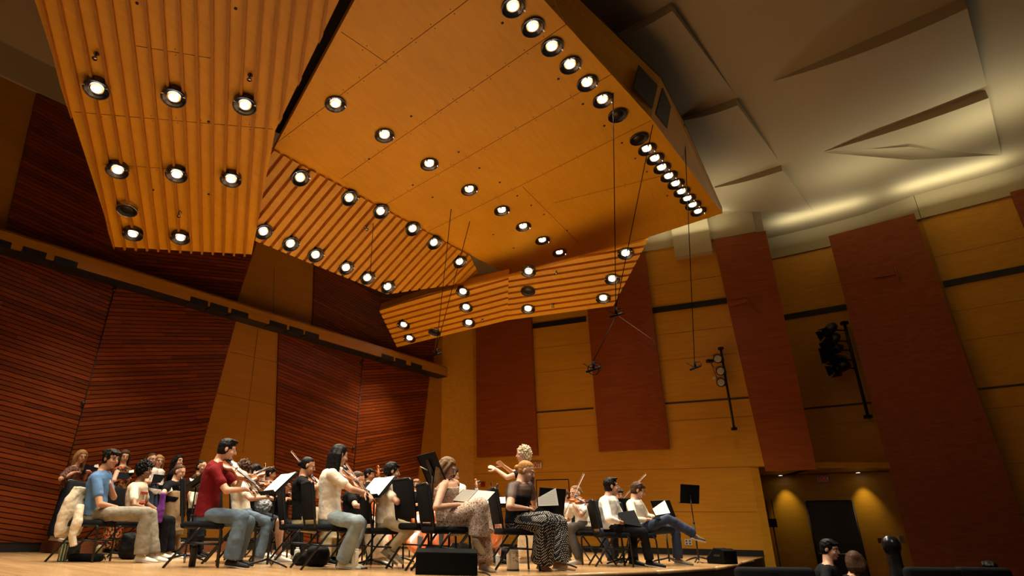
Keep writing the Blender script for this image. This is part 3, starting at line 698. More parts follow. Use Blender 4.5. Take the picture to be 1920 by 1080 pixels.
def person(label, crop, Y, J, face=(1, 0, -.1), sk='fair', hair=('short', 'black'), top=('t-shirt', (.5, .5, .5)), bottom=('trousers', (.1, .1, .1)), shoes=(.6, .57, .5), s=1.0, fine=True, group=None,
           sleeve=.62, cuff=.07, girth=1.0, glasses=False, curl=(.5, .5), palm=None, skirt=False, thick=1.0, sole=None, hem=.0, neckline=0, tmat=None, bmat=None, toe=None, fix='', floor=0.0, free=(), sheer=False, off=False):
    g = lambda k: (cY(crop, J[k][0], J[k][1], Y + (J[k][2] if len(J[k]) > 2 else 0)))
    face = Vector(face).normalized(); sg = 1 if face.x >= 0 else -1
    T = {}
    base_dy = dict(shN=-.17, shF=.17, elN=-.22, elF=.2, wrN=-.12, wrF=.12, hpN=-.09, hpF=.09, knN=-.12, knF=.12, anN=-.1, anF=.1, hd=0, nk=0)
    for k, v in J.items():
        dy = v[2] if len(v) > 2 else base_dy.get(k, 0) * s
        T[k] = cY(crop, v[0], v[1], Y + dy)
    ar = lambda k: ((J[k][0], J[k][1]))
    def push(k, from_, L, sgn, mx):
        if k not in T or from_ not in T: return 0
        l = (T[k] - T[from_]).length
        if l < L * s:
            d = min(mx * s, math.sqrt((L * s) ** 2 - l * l)) * sgn; T[k] = cY(crop, *ar(k), T[k].y + d); return d
        return 0
    for q, sgn in (('N', -1), ('F', 1)):
        if len(J.get('el' + q, (0, 0))) < 3:
            d = push('el' + q, 'sh' + q, .27, sgn, .16)
        if 'sh' + q in T: push('wr' + q, 'el' + q, .235, -sgn, .18)
        if not fix: push('kn' + q, 'hp' + q, .37, sgn, .14)
    # far side defaults mirror the near side
    hc = T['hd']; nk = T['nk']
    for a in ('sh', 'hp'):
        if a + 'F' not in T: T[a + 'F'] = T[a + 'N'] + Vector((0, 1, 0)) * (.34 if a == 'sh' else .18) * s
    sh = (T['shN'] + T['shF']) / 2; hp = (T['hpN'] + T['hpF']) / 2
    for q in ('N', 'F'):
        if fix == 'sit':
            T['hp' + q].z = .55 * s + floor; T['kn' + q].z = .5 * s + floor
        if fix == 'stand':
            T['hp' + q].z = .90 * s + floor; T['kn' + q].z = .49 * s + floor
        if 'an' + q in T and 'an' + q not in free: T['an' + q].z = .088 * s + floor
    hp = (T['hpN'] + T['hpF']) / 2
    loc = Vector((hp.x, hp.y, min([T[k].z for k in T if k.startswith('an')] + [hp.z - .3]) - .07 * s))
    root = empty('person', loc, 0, label, 'person', group)
    # fixed lengths towards the pixel-given ends
    rax = (T['shF'] - T['shN']).normalized(); hax = (T['hpF'] - T['hpN']).normalized()
    upv = (nk - hp).normalized()
    fw1 = upv.cross(rax).normalized(); fw0 = Vector((0, 0, 1)).cross(hax).normalized()
    if fw1.dot(Vector((face.x, face.y, 0))) < 0: fw1 = -fw1
    if fw0.dot(fw1) < 0: fw0 = -fw0
    G = girth
    def torso(m, inf, z0=-.10, z1=9):
        rows = [(-.16, .105, .085), (-.10, .155, .115), (-.02, .168, .120), (.08, .152, .108), (.2, .138, .102), (.34, .158, .115), (.42, .168, .112), (.47, .150, .09), (.5, .085, .06)]
        L = (nk - hp).length; rings = []
        for t, a, b in rows:
            if t < z0 or t > z1: continue
            k = max(0, min(1, t / .5)); c = hp + (nk - hp).normalized() * t / .5 * L if t > 0 else hp + upv.lerp(Vector((0, 0, 1)), .7).normalized() * t * s
            R = hax.lerp(rax, k).normalized(); F_ = fw0.lerp(fw1, k).normalized()
            bow = fw1 * (-.02 * math.sin(k * math.pi)) * s
            rings.append(ringpts(c + bow, R, F_, (a * (G if k < .8 else 1) + inf) * s, (b * G + inf) * s, 20))
        m.loft(rings)
    body = MB(); torso(body, 0.0)
    f, r, u = head_frame(face); R = Matrix((r, f, u)).transposed()
    def P(a, b, d): return hc + (f * a + r * b + u * d) * s
    body.ell(P(-.012, 0, .028), (.074 * s, .093 * s, .092 * s), R, 16, 10); body.ell(P(.022, 0, -.030), (.058 * s, .066 * s, .085 * s), R, 16, 10)
    body.ell(P(.052, 0, -.088), (.030 * s, .030 * s, .024 * s), R); body.cap(P(.086, 0, .012), P(.104, 0, -.024), .009 * s, .0125 * s, 8)
    body.ell(P(.070, 0, .028), (.05 * s, .018 * s, .012 * s), R)
    for b in (-1, 1):
        body.ell(P(-.008, b * .077, -.006), (.010 * s, .019 * s, .031 * s), R, 10, 7); body.ell(P(.06, b * .035, -.03), (.022 * s, .022 * s, .025 * s), R)
    body.cap(P(-.03, 0, -.06), nk + Vector((0, 0, .0)), .052 * s, .058 * s, 12)
    body.cap(nk, nk.lerp(T['shN'], .8), .05 * s, .045 * s, 10); body.cap(nk, nk.lerp(T['shF'], .8), .05 * s, .045 * s, 10)
    shirt = MB(); torso(shirt, .016, -.11 - hem if hp.z > .7 + floor else -.03, .43 if off else .35 if sheer else 9); yoke = MB() if sheer else shirt
    if sheer: torso(yoke, .014, .32)
    for q in ('N', 'F'):
        if not off: yoke.cap(nk.lerp(sh, .4) + (T['sh' + q] - sh) * .25, T['sh' + q], .05 * s, (.062) * s * thick, 12)
    for i, q in enumerate(('N', 'F')):
        S_ = T['sh' + q]
        if 'el' + q in T:
            E_ = T['el' + q]; W_ = T['wr' + q]
            body.cap(S_, E_, .050 * s * thick, .038 * s * thick, 12); body.cap(E_, W_, .038 * s * thick, .025 * s, 12)
            ha = T.get('ha' + q); d = (ha - W_) if ha else (W_ - E_)
            pn = Vector(palm[i]) if palm else Vector((0, 0, -1))
            right = (q == 'N') == (sg > 0)
            hand(body, W_, d, pn, s, curl[i], 1 if right else -1)
            if sleeve > 0:
                if sleeve <= 1: yoke.cap(S_, S_.lerp(E_, sleeve), .062 * s * thick, .060 * s * thick, 12)
                else:
                    shirt.cap(S_, E_, .062 * s * thick, .050 * s * thick, 12); shirt.cap(E_, E_.lerp(W_, sleeve - 1), .050 * s * thick, .038 * s, 12)
    legs = MB()
    legs.loft([ringpts(hp + Vector((0, 0, z)) * s, hax, fw0, a * G * s, b * G * s) for z, a, b in ((-.12, .13, .10), (-.07, .172, .13), (.0, .178, .132), (.08, .158, .12))])
    sk_pts = []
    for q in ('N', 'F'):
        if 'kn' + q not in T: continue
        A, B_, C_ = T['hp' + q], T['kn' + q], T['an' + q]
        body.cap(A, B_, .078 * s * G, .052 * s, 12); body.tube([B_, B_.lerp(C_, .3) - fw0 * .012 * s, C_], [.052 * s, .056 * s, .034 * s], 12); body.ell(B_, (.054 * s,) * 3)
        cf = cuff * s
        if bottom[0] == 'shorts': legs.cap(A, A.lerp(B_, .75), .098 * s * G, .085 * s, 14)
        else:
            legs.cap(A, B_, .086 * s * G, max(.068, cuff * .92) * s, 14)
            E2 = B_.lerp(C_, 1.0 if bottom[0] != 'cropped' else .82); legs.tube([B_, B_.lerp(E2, .5), E2], [max(.068, cuff * .92) * s, cf * .98, cf], 14); legs.ell(B_, (max(.068, cuff * .92) * s * 1.02,) * 3)
        # foot
        td = Vector(toe) if toe else None
        t = T.get('to' + q); d = (t - C_) if t else (Vector(toe) if toe else Vector((fw0.x, fw0.y, -.12)))
        d.normalize(); side = d.cross(Vector((0, 0, 1))).normalized(); un = side.cross(d)
        o = C_ - un * .055 * s - d * .05 * s; sh_ = MB()
        L = .255 * s
        rr = [(0, .022, .030, .035), (.06, .033, .034, .062), (.22, .034, .034, .066), (.38, .036, .034, .05), (.65, .044, .030, .034), (.88, .040, .026, .026), (1.0, .018, .014, .014)]
        def frow(x, w, h1, h2, base=0.0): return [o + d * L * x + side * w * s * math.cos(a_) + un * ((h2 * s if math.sin(a_) > 0 else h1 * .5 * s) * math.sin(a_) + base) for a_ in [2 * math.pi * k / 14 for k in range(14)]]
        if shoes is None:
            body.loft([frow(*z) for z in rr])
        else:
            sh_.loft([frow(*z) for z in rr]); so = sh_.build('shoe', shoes if not isinstance(shoes, tuple) else cloth('shoe leather', shoes, rough=.45, bump=.05), root)
            sm = MB(); sm.loft([[o + d * L * x + side * w * 1.08 * s * math.cos(a_) + un * (-.016 * s + .010 * s * math.sin(a_)) for a_ in [2 * math.pi * k / 14 for k in range(14)]] for x, w, _, _ in [(-.03, .02, 0, 0)] + rr[1:-1] + [(1.03, .022, 0, 0)]])
            sm.build('sole', sole or cloth('sole', (.5, .48, .42), rough=.6, bump=0), so)
            if fine: 
                lc = MB()
                for xx in (.38, .46, .54, .62): lc.tube([o + d * L * xx + side * k_ * s + un * (.052 - .028 * (xx - .35) / .3 - .0 - abs(k_) * .25) * s for k_ in (-.022, 0, .022)], .0035 * s, 5)
                lc.build('laces', cloth('laces', (.6, .58, .52), bump=0), so)
    b = body.build('body', skin(sk), root); remesh(b, .0065 if fine else .010, 0, it=2, fac=.4)
    if tmat is None: tmat = cloth(top[0], top[1])
    if sheer: o = yoke.build('sheer_yoke', M_sheer, root); remesh(o, .010, .01, TXC, 3); o['label'] = 'see-through mesh yoke and sleeves'
    o = shirt.build(top[0].replace(' ', '_').replace('-', '_'), tmat, root); remesh(o, .010 if fine else .014, .020, TXC, 4)
    if 'knN' in T:
        if skirt:
            A = hp; B_ = (T['knN'] + T['knF']) / 2; C_ = (T['anN'] + T['anF']) / 2
            legs.tube([A, A.lerp(B_, .5), B_, B_.lerp(C_, .5), B_.lerp(C_, skirt)], [.17 * s, .17 * s, .15 * s, .15 * s, .17 * s], 16)
        o = legs.build({'shorts': 'shorts', 'skirt': 'skirt', 'dress': 'dress_skirt'}.get(bottom[0], 'trousers'), bmat or cloth(bottom[0], bottom[1]), root); remesh(o, .010 if fine else .014, .022, TXC, 4)
    build_hair(root, hc, f, r, u, s, hair[0], hair[1], fine)
    build_face(root, hc, f, r, u, s, hair[1], glasses)
    ln = lambda a, b_: round((T[a] - T[b_]).length / s, 2) if a in T and b_ in T else None
    print('BONES', label[:34], 'ua', ln('shN', 'elN'), 'fa', ln('elN', 'wrN'), 'ua2', ln('shF', 'elF'), 'fa2', ln('elF', 'wrF'), 'tor', round((nk - hp).length / s, 2), 'th', ln('hpN', 'knN'), 'sh', ln('knN', 'anN'), 'th2', ln('hpF', 'knF'), 'sh2', ln('knF', 'anF'), 'hd', ln('hd', 'nk'), 'hipz', round(hp.z, 2), 'anz', [round(T[k].z, 2) for k in T if k.startswith('an')])
    return root, T
DOWN = (0, 0, -1)

G_CH = 'choir members standing at the back'; G_OR = 'string players'; G_SO = 'people seated along the front of the stage'
WHITE = (.74, .70, .62); CREAM = (.68, .59, .45); BLACK = (.006, .006, .007)
M_floral = pattern_mat('floral dress print', (.42, .30, .22), [(.16, .07, .04), (.62, .50, .40)], 70, .56)
M_blouse = pattern_mat('dark floral blouse', (.05, .03, .022), [(.28, .17, .12), (.20, .05, .04)], 55, .56)
M_redfl = pattern_mat('red floral dress print', (.016, .012, .010), [(.35, .03, .015), (.30, .17, .05)], 26, .54)
M_polka = pattern_mat('polka dot cloth', (.012, .012, .014), [(.6, .55, .46)], 56, .34, 'dots')
M_lace = pattern_mat('white eyelet blouse', (.74, .70, .60), [(.50, .44, .34)], 80, .66)
M_denim = plain('denim', (.085, .13, .18), .85, bump=.3, bscale=22, var=.25, vscale=5)
M_denimL = plain('light denim', (.20, .25, .27), .85, bump=.3, bscale=22, var=.25, vscale=5)
M_denimD = plain('dark denim', (.018, .03, .065), .85, bump=.3, bscale=22, var=.25, vscale=5)
M_greyjean = plain('faded grey jeans', (.20, .17, .12), .85, bump=.3, bscale=22, var=.22, vscale=5)
M_sheer = plain('sheer black mesh', (.012, .010, .010), .7, alpha=.62)
M_print = pattern_mat('cream printed tee', (.64, .54, .39), [(.61, .52, .38)], 20, .5)

cast = {}
# ---- front row, seen from their right side
cast['blue'] = person('seated person in a blue T-shirt and faded grey jeans, one hand at the neck', 'A', 7.75,
    dict(hd=(572, 232), nk=(508, 322), shN=(462, 372), shF=(520, 360), elN=(488, 560), wrN=(600, 582), elF=(592, 510), wrF=(556, 402), haF=(520, 335), hpN=(452, 632), hpF=(470, 632), knN=(828, 625), anN=(792, 885), knF=(860, 640), anF=(880, 880)),
    face=(.92, -.32, -.12), sk='tan', hair=('fluffy', 'black'), top=('T-shirt', (.085, .165, .30)), bottom=('trousers', BLACK), bmat=M_greyjean, shoes=(.62, .58, .50), cuff=.082, glasses=True, curl=(.35, .6), palm=(DOWN, (-.6, .5, .3)), group=G_SO)
cast['tee'] = person('seated person with curly black hair in a cream printed T-shirt and black trousers', 'A', 8.75,
    dict(hd=(820, 318), nk=(775, 400), shN=(732, 450), shF=(800, 445), elN=(740, 570), wrN=(880, 612), elF=(830, 560), wrF=(900, 600), hpN=(725, 665), hpF=(745, 665), knN=(965, 690), anN=(935, 880), knF=(1000, 690), anF=(1000, 880)),
    face=(.97, -.2, -.02), sk='brown', hair=('afro', 'black'), top=('T-shirt', CREAM), tmat=M_print, bottom=('trousers', BLACK), shoes=(.6, .55, .46), s=.95, fix='sit', group=G_SO)
cast['red'] = person('violinist in a dark red T-shirt and blue jeans, seated nearest the front left stand', 'B', 7.05,
    dict(hd=(487, 165), nk=(428, 245), shN=(392, 320), shF=(440, 300), elN=(480, 462), wrN=(625, 452), haN=(675, 468), elF=(560, 440), wrF=(590, 372), haF=(620, 350), hpN=(330, 640), hpF=(345, 640), knN=(590, 655), anN=(520, 915), knF=(640, 690), anF=(560, 880, .25)),
    face=(.90, .30, -.22), sk='fair', hair=('quiff', 'black'), top=('T-shirt', (.14, .009, .011)), bottom=('trousers', BLACK), bmat=M_denim, shoes=(.025, .02, .018), cuff=.085, curl=(.9, .9), group=G_OR)
cast['curly'] = person('violinist with loose curly brown hair in a cream T-shirt and blue jeans', 'B', 7.95,
    dict(hd=(612, 322), nk=(590, 405), shN=(585, 440), shF=(640, 430), elN=(655, 520), wrN=(768, 512), elF=(700, 500), wrF=(640, 400), hpN=(585, 635), hpF=(600, 635), knN=(795, 690), anN=(720, 885), knF=(780, 700), anF=(700, 890)),
    face=(.85, .45, -.25), hair=('curly', 'brown'), top=('T-shirt', CREAM), bottom=('trousers', BLACK), bmat=M_denim, shoes=(.62, .6, .55), s=.9, curl=(.7, .9), group=G_OR)
cast['bare'] = person('violinist with straight black hair and bare legs in white sneakers', 'B', 8.45,
    dict(hd=(690, 330), nk=(662, 410), shN=(650, 445), shF=(700, 440), elN=(700, 520), wrN=(760, 470), elF=(740, 500), wrF=(740, 430), hpN=(680, 645), hpF=(695, 645), knN=(862, 690), anN=(868, 890), knF=(880, 700), anF=(860, 890)),
    face=(.88, .2, -.25), sk='tan', hair=('short', 'black'), top=('T-shirt', (.03, .03, .035)), bottom=('shorts', (.03, .03, .04)), shoes=(.62, .6, .55), s=.88, curl=(.8, .9), group=G_OR)
cast['small'] = person('small distant violinist facing the camera with bow upright', 'B', 9.8,
    dict(hd=(732, 388), nk=(725, 450), shN=(695, 478), shF=(765, 470, .05), elN=(690, 540), wrN=(740, 500), elF=(790, 520), wrF=(770, 450), hpN=(705, 640), hpF=(750, 640), knN=(760, 670), anN=(760, 830), knF=(800, 670), anF=(790, 830)),
    face=(.5, -.8, -.1), hair=('short', 'black'), top=('T-shirt', BLACK), bottom=('trousers', BLACK), s=.85, fine=False, fix='sit', group=G_OR)
cast['fiddle4'] = person('string player half hidden behind the left music stand, dark hair', 'B', 8.9,
    dict(hd=(905, 425), nk=(880, 490), shN=(868, 520), shF=(930, 515), elN=(880, 560), wrN=(915, 520), haN=(940, 515), elF=(960, 560), wrF=(940, 500), hpN=(870, 670), hpF=(890, 670), knN=(980, 690), anN=(980, 860), knF=(1010, 690), anF=(1010, 860)),
    face=(.85, -.2, -.2), sk='tan', hair=('bob', 'black'), top=('T-shirt', BLACK), bottom=('trousers', BLACK), s=.85, fine=False, fix='sit', group=G_OR)
cast['back1'] = person('dark haired player far back between the two left music stands', 'B', 10.2,
    dict(hd=(800, 340), nk=(795, 400), shN=(770, 430), shF=(830, 430), hpN=(780, 590), hpF=(800, 590), knN=(870, 620), anN=(870, 790), knF=(890, 620), anF=(890, 790)),
    face=(.8, .2, -.2), sk='tan', hair=('short', 'black'), top=('T-shirt', BLACK), bottom=('trousers', BLACK), s=.86, fine=False, fix='sit', group=G_OR)
cast['bun'] = person('violinist with a black bun and black T-shirt, bow raised behind the head', 'C', 8.05,
    dict(hd=(145, 285), nk=(108, 362), shN=(95, 395), shF=(140, 385), elN=(185, 440), wrN=(250, 432), elF=(215, 500), wrF=(215, 440), haF=(215, 400), hpN=(95, 665), hpF=(110, 665), knN=(300, 690), anN=(280, 900), knF=(320, 690), anF=(330, 900)),
    face=(.93, .15, -.28), sk='tan', hair=('bun', 'black'), top=('T-shirt', BLACK), bottom=('skirt', (.50, .42, .24)), shoes=BLACK, s=.94, curl=(.7, .9), skirt=.45, group=G_OR)
cast['long'] = person('violinist with long straight black hair, cream T-shirt and light jeans', 'C', 7.15,
    dict(hd=(372, 205), nk=(325, 300), shN=(318, 345), shF=(370, 330), elN=(455, 452), wrN=(555, 478), haN=(590, 500), elF=(470, 440), wrF=(520, 460), hpN=(300, 660), hpF=(315, 660), knN=(505, 690), anN=(400, 910), knF=(530, 700), anF=(430, 920)),
    face=(.80, .55, -.2), sk='fair', hair=('longback', 'black'), top=('T-shirt', (.64, .55, .43)), bottom=('cropped trousers', BLACK), bmat=M_denimL, shoes=(.55, .5, .36), cuff=.08, girth=1.0, curl=(.8, .8), group=G_OR)
cast['bun2'] = person('violinist with dark hair tied low, black T-shirt and wide cream trousers', 'C', 8.2,
    dict(hd=(508, 385), nk=(470, 455), shN=(455, 495), shF=(500, 485), elN=(488, 570), wrN=(560, 585), elF=(560, 560), wrF=(580, 510), hpN=(462, 690), hpF=(480, 690), knN=(610, 715), anN=(640, 930), knF=(640, 715), anF=(690, 930)),
    face=(.9, .1, -.25), sk='fair', hair=('bun', 'brown'), top=('T-shirt', BLACK), bottom=('wide trousers', (.55, .45, .31)), shoes=(.6, .56, .5), cuff=.13, s=.9, curl=(.7, .8), fix='sit', group=G_OR)
cast['bass'] = person('double bass player far back, only the dark hair showing', 'C', 10.9,
    dict(hd=(588, 348), nk=(585, 400), shN=(560, 430), shF=(620, 430), elN=(560, 500), wrN=(640, 470), hpN=(575, 570), hpF=(595, 570), knN=(590, 690), anN=(590, 840), knF=(610, 690), anF=(610, 840)),
    face=(.9, -.2, -.1), sk='tan', hair=('short', 'black'), top=('T-shirt', BLACK), bottom=('trousers', BLACK), s=.9, fine=False, fix='stand', group=G_OR)
cast['khaki'] = person('violinist with short black hair, cream T-shirt and khaki trousers', 'C', 7.6,
    dict(hd=(752, 325), nk=(722, 412), shN=(712, 460), shF=(760, 450), elN=(790, 545), wrN=(845, 490), haN=(862, 462), elF=(790, 500), wrF=(800, 440), hpN=(700, 690), hpF=(715, 690), knN=(880, 735), anN=(760, 880), knF=(880, 745), anF=(720, 890)),
    face=(.93, .25, -.15), sk='tan', hair=('short', 'black'), top=('T-shirt', CREAM), bottom=('trousers', (.42, .33, .20)), shoes=(.45, .38, .26), s=.93, curl=(.9, .9), toe=(.8, -.1, -.55), free=('anN', 'anF'), group=G_OR)
cast['far1'] = person('distant player with short fair hair between the music stands', 'C', 10.8,
    dict(hd=(928, 420), nk=(925, 470), shN=(905, 495), shF=(960, 495), elN=(900, 570), wrN=(950, 560), hpN=(915, 640), hpF=(935, 640), knN=(960, 660), anN=(960, 810), knF=(980, 660), anF=(980, 810)),
    face=(-.1, -1, -.1), hair=('short', 'darkblonde'), top=('T-shirt', BLACK), bottom=('trousers', BLACK), s=.8, fine=False, fix='sit', group=G_OR)
cast['floral'] = person('seated person in an off-shoulder floral dress and heels, reading a score', 'D', 6.95,
    dict(hd=(382, 300), nk=(385, 392), shN=(350, 432), shF=(440, 415), elN=(300, 585), wrN=(450, 565), haN=(500, 555), elF=(430, 570), wrF=(520, 545), hpN=(375, 675), hpF=(400, 675), knN=(612, 585), anN=(600, 790), knF=(625, 700), anF=(640, 950), toN=(630, 850), toF=(690, 1000)),
    face=(.86, -.28, -.42), hair=('long', 'darkblonde'), top=('dress bodice', (.4, .3, .2)), tmat=M_floral, bottom=('dress', (.4, .3, .2)), bmat=M_floral, shoes=(.30, .19, .11), sleeve=0, off=True, cuff=.115, skirt=.45, curl=(.5, .5), free=('anN',), group=G_SO)
cast['cond'] = person('conductor with curly grey-blond hair in black, arms stretched forward to the left', 'D', 9.3,
    dict(hd=(928, 205), nk=(940, 290), shN=(925, 330), shF=(945, 320), elN=(815, 368), wrN=(738, 312), haN=(650, 270), elF=(850, 330), wrF=(785, 282), haF=(735, 245), hpN=(945, 590), hpF=(955, 590), knN=(940, 780), anN=(935, 950), knF=(975, 780), anF=(975, 950)),
    face=(-1, .05, -.02), hair=('curly', 'grey'), top=('T-shirt', (.014, .012, .016)), bottom=('trousers', (.55, .42, .26)), shoes=(.5, .47, .42), sleeve=.45, curl=(.15, .15), s=.95, fix='stand', cuff=.10, palm=((0, .6, -.5), (0, -.6, -.5)))
cast['polka'] = person('seated singer in a sheer black top and polka dot trousers, reading from a black folder', 'E', 7.45,
    dict(hd=(335, 322), nk=(295, 405), shN=(238, 440), shF=(345, 430), elN=(215, 580), wrN=(330, 592), haN=(395, 592), elF=(400, 560), wrF=(450, 610), haF=(500, 600), hpN=(262, 690), hpF=(285, 690), knN=(480, 690), anN=(445, 935), knF=(560, 705), anF=(560, 930), toN=(520, 1010)),
    face=(.84, -.30, -.38), hair=('bun', 'auburn'), top=('top', BLACK), bottom=('wide trousers', BLACK), bmat=M_polka, shoes=(.36, .20, .10), cuff=.125, girth=1.12, thick=1.15, sleeve=.5, sheer=True, curl=(.6, .6), group=G_SO)
cast['white'] = person('violinist in a white patterned blouse and grey trousers, facing left', 'E', 9.25,
    dict(hd=(690, 482), nk=(715, 555), shN=(745, 590), shF=(668, 585, .1), elN=(728, 640), wrN=(678, 555), haN=(655, 520), elF=(640, 670), wrF=(590, 685), haF=(560, 685), hpN=(770, 745), hpF=(745, 745), knN=(650, 775), anN=(715, 930), knF=(625, 770), anF=(630, 915)),
    face=(-.8, -.5, -.15), sk='fair', hair=('bun', 'darkblonde'), top=('blouse', WHITE), tmat=M_lace, bottom=('trousers', (.10, .09, .085)), shoes=(.50, .44, .33), s=.92, curl=(.8, .8), fix='sit', group=G_OR)
cast['far2'] = person('distant player whose head shows above a black music stand', 'E', 10.6,
    dict(hd=(612, 500), nk=(610, 550), shN=(585, 575), shF=(640, 575), hpN=(600, 720), hpF=(615, 720), knN=(560, 740), anN=(560, 880), knF=(580, 740), anF=(580, 880)),
    face=(-.8, -.4, -.2), hair=('short', 'brown'), top=('T-shirt', WHITE), bottom=('trousers', BLACK), s=.84, fine=False, fix='sit', group=G_OR)
cast['hidden'] = person('violinist in dark jeans half hidden behind the person in the white shirt', 'F', 9.95,
    dict(hd=(232, 495), nk=(240, 555), shN=(225, 585), shF=(280, 580), elN=(215, 650), wrN=(235, 560, -.1), elF=(290, 640), wrF=(255, 560), hpN=(215, 740), hpF=(235, 740), knN=(110, 780), anN=(170, 935), knF=(205, 790), anF=(205, 930)),
    face=(.1, -.95, -.2), sk='tan', hair=('short', 'black'), top=('T-shirt', WHITE), bottom=('trousers', BLACK), bmat=M_denimD, shoes=(.05, .05, .05), s=.88, fine=False, fix='sit', group=G_OR)
cast['shirt'] = person('seated singer in a white shirt and black trousers, closed black folder on the lap', 'F', 8.8,
    dict(hd=(180, 432), nk=(158, 500), shN=(128, 540), shF=(190, 530), elN=(160, 668), wrN=(270, 698), haN=(325, 705), elF=(250, 650), wrF=(320, 700), haF=(360, 705), hpN=(185, 735), hpF=(200, 735), knN=(405, 765), anN=(455, 960), knF=(335, 775), anF=(335, 965)),
    face=(1, -.12, .02), sk='tan', hair=('quiff', 'black'), top=('shirt', (.78, .75, .68)), bottom=('trousers', (.008, .008, .010)), shoes=(.01, .01, .012), sleeve=1.55, curl=(.5, .5), group=G_SO, cuff=.062)
cast['cross'] = person('seated singer in a cream sweater and dark jeans with legs crossed, outermost on the right', 'F', 9.35,
    dict(hd=(370, 462), nk=(345, 530), shN=(315, 560), shF=(375, 550), elN=(345, 675), wrN=(445, 672), haN=(480, 668), elF=(440, 650), wrF=(500, 655), hpN=(375, 745), hpF=(390, 745), knN=(585, 668), anN=(775, 775), knF=(640, 735), anF=(660, 935), toN=(870, 800)),
    face=(.92, -.2, -.38), sk='fair', hair=('short', 'brown'), top=('sweater', (.68, .62, .50)), bottom=('trousers', BLACK), bmat=M_denimD, shoes=(.16, .13, .09), sleeve=1.7, curl=(.6, .6), free=('anN',), group=G_SO, cuff=.07)
cast['cellist'] = person('cellist in a white top behind the reader in the floral dress', 'D', 8.9,
    dict(hd=(418, 345, .1), nk=(430, 420), shN=(430, 455), shF=(490, 445), elN=(450, 590), wrN=(640, 640), hpN=(560, 700), hpF=(575, 700), knN=(745, 730), anN=(735, 900), knF=(760, 735), anF=(750, 900)),
    face=(.9, .1, -.3), hair=('bob', 'black'), top=('blouse', WHITE), bottom=('shorts', (.42, .40, .37)), shoes=BLACK, s=.95, fine=False, fix='sit', group=G_OR)
# ---- choir at the back left
def singer(key, label, crop, Y, hd, nk, shN, shF, hp, kn, an, hair, top, face, **k):
    J = dict(hd=hd, nk=nk, shN=shN, shF=shF, hpN=(hp[0] - 8, hp[1]), hpF=(hp[0] + 12, hp[1]), knN=(kn[0] - 18, kn[1]), knF=(kn[0] + 22, kn[1]), anN=(an[0] - 18, an[1]), anF=(an[0] + 22, an[1]))
    J.update(k.pop('arms', {}))
    k.setdefault('fix', 'stand')
    cast[key] = person(label, crop, Y, J, face=face, hair=hair, top=top, s=k.pop('s', .88), fine=False, group=G_CH, **k)
singer('ch1', 'choir singer with long blond hair in a dark floral blouse, furthest left', 'A', 9.95, (357, 215), (318, 285), (262, 320), (345, 312), (262, 440), (225, 640), (170, 815), ('long', 'blonde'), ('blouse', BLACK), (.80, -.55, -.25),
       arms=dict(elN=(205, 378), wrN=(305, 330), haN=(340, 318), elF=(378, 375), wrF=(400, 330)), tmat=M_blouse, bottom=('trousers', (.012, .014, .025)), floor=0.17, shoes=(.5, .4, .3), cuff=.12, sleeve=.75)
singer('ch2', 'choir singer with long dark hair in a red floral dress', 'A', 9.9, (670, 215), (655, 285), (620, 320), (695, 315), (625, 480), (600, 680), (570, 860), ('long', 'brown'), ('dress bodice', BLACK), (.6, -.75, -.2),
       arms=dict(elN=(590, 390), wrN=(640, 375), haN=(680, 368), elF=(690, 400), wrF=(690, 372)), tmat=M_redfl, bottom=('dress', BLACK), bmat=M_redfl, skirt=.6, floor=0.00, shoes=BLACK, sleeve=0, cuff=.1)
singer('ch3', 'choir singer with spectacles and tied brown hair in a white top', 'A', 10.1, (868, 238), (855, 300), (835, 335), (895, 330), (850, 470), (862, 640), (862, 800), ('bun', 'brown'), ('T-shirt', WHITE), (.75, -.6, -.1),
       arms=dict(elN=(830, 400), wrN=(880, 405), elF=(915, 400), wrF=(910, 400)), bottom=('trousers', BLACK), bmat=M_denimD, floor=0.17, shoes=BLACK, glasses=True)
singer('ch4', 'blond choir singer just behind the one with spectacles', 'A', 10.35, (915, 250), (905, 310), (880, 340), (940, 335), (905, 470), (905, 640), (905, 790), ('long', 'blonde'), ('T-shirt', WHITE), (.7, -.7, -.1), bottom=('trousers', BLACK), floor=0.17, shoes=BLACK)
singer('ch5', 'choir singer with long black hair in a black top, back row', 'A', 10.5, (1058, 250), (1035, 315), (1005, 345), (1060, 340), (1030, 470), (1030, 640), (1030, 780), ('long', 'black'), ('top', BLACK), (.85, -.45, .0), bottom=('trousers', BLACK), floor=0.17, shoes=BLACK)
singer('ch6', 'choir singer with brown hair tied back in a black T-shirt and khaki skirt', 'A', 9.3, (1068, 328), (1035, 390), (985, 425), (1050, 415), (1000, 570), (1005, 760), (1020, 900), ('bun', 'brown'), ('T-shirt', BLACK), (.95, -.2, -.25),
       arms=dict(elN=(950, 480), wrN=(1000, 465), haN=(1030, 450)), bottom=('skirt', (.26, .17, .09)), skirt=.3, shoes=BLACK, girth=1.15, s=.9)
singer('ch7', 'choir singer with dark hair and black top, right end of the choir', 'B', 9.8, (303, 292), (280, 350), (250, 385), (310, 380), (265, 540), (260, 740), (265, 890), ('bun', 'black'), ('top', BLACK), (.85, -.45, .05),
       arms=dict(elN=(225, 470), wrN=(225, 490), haN=(240, 460)), bottom=('skirt', BLACK), skirt=.3, shoes=BLACK, sk='tan')
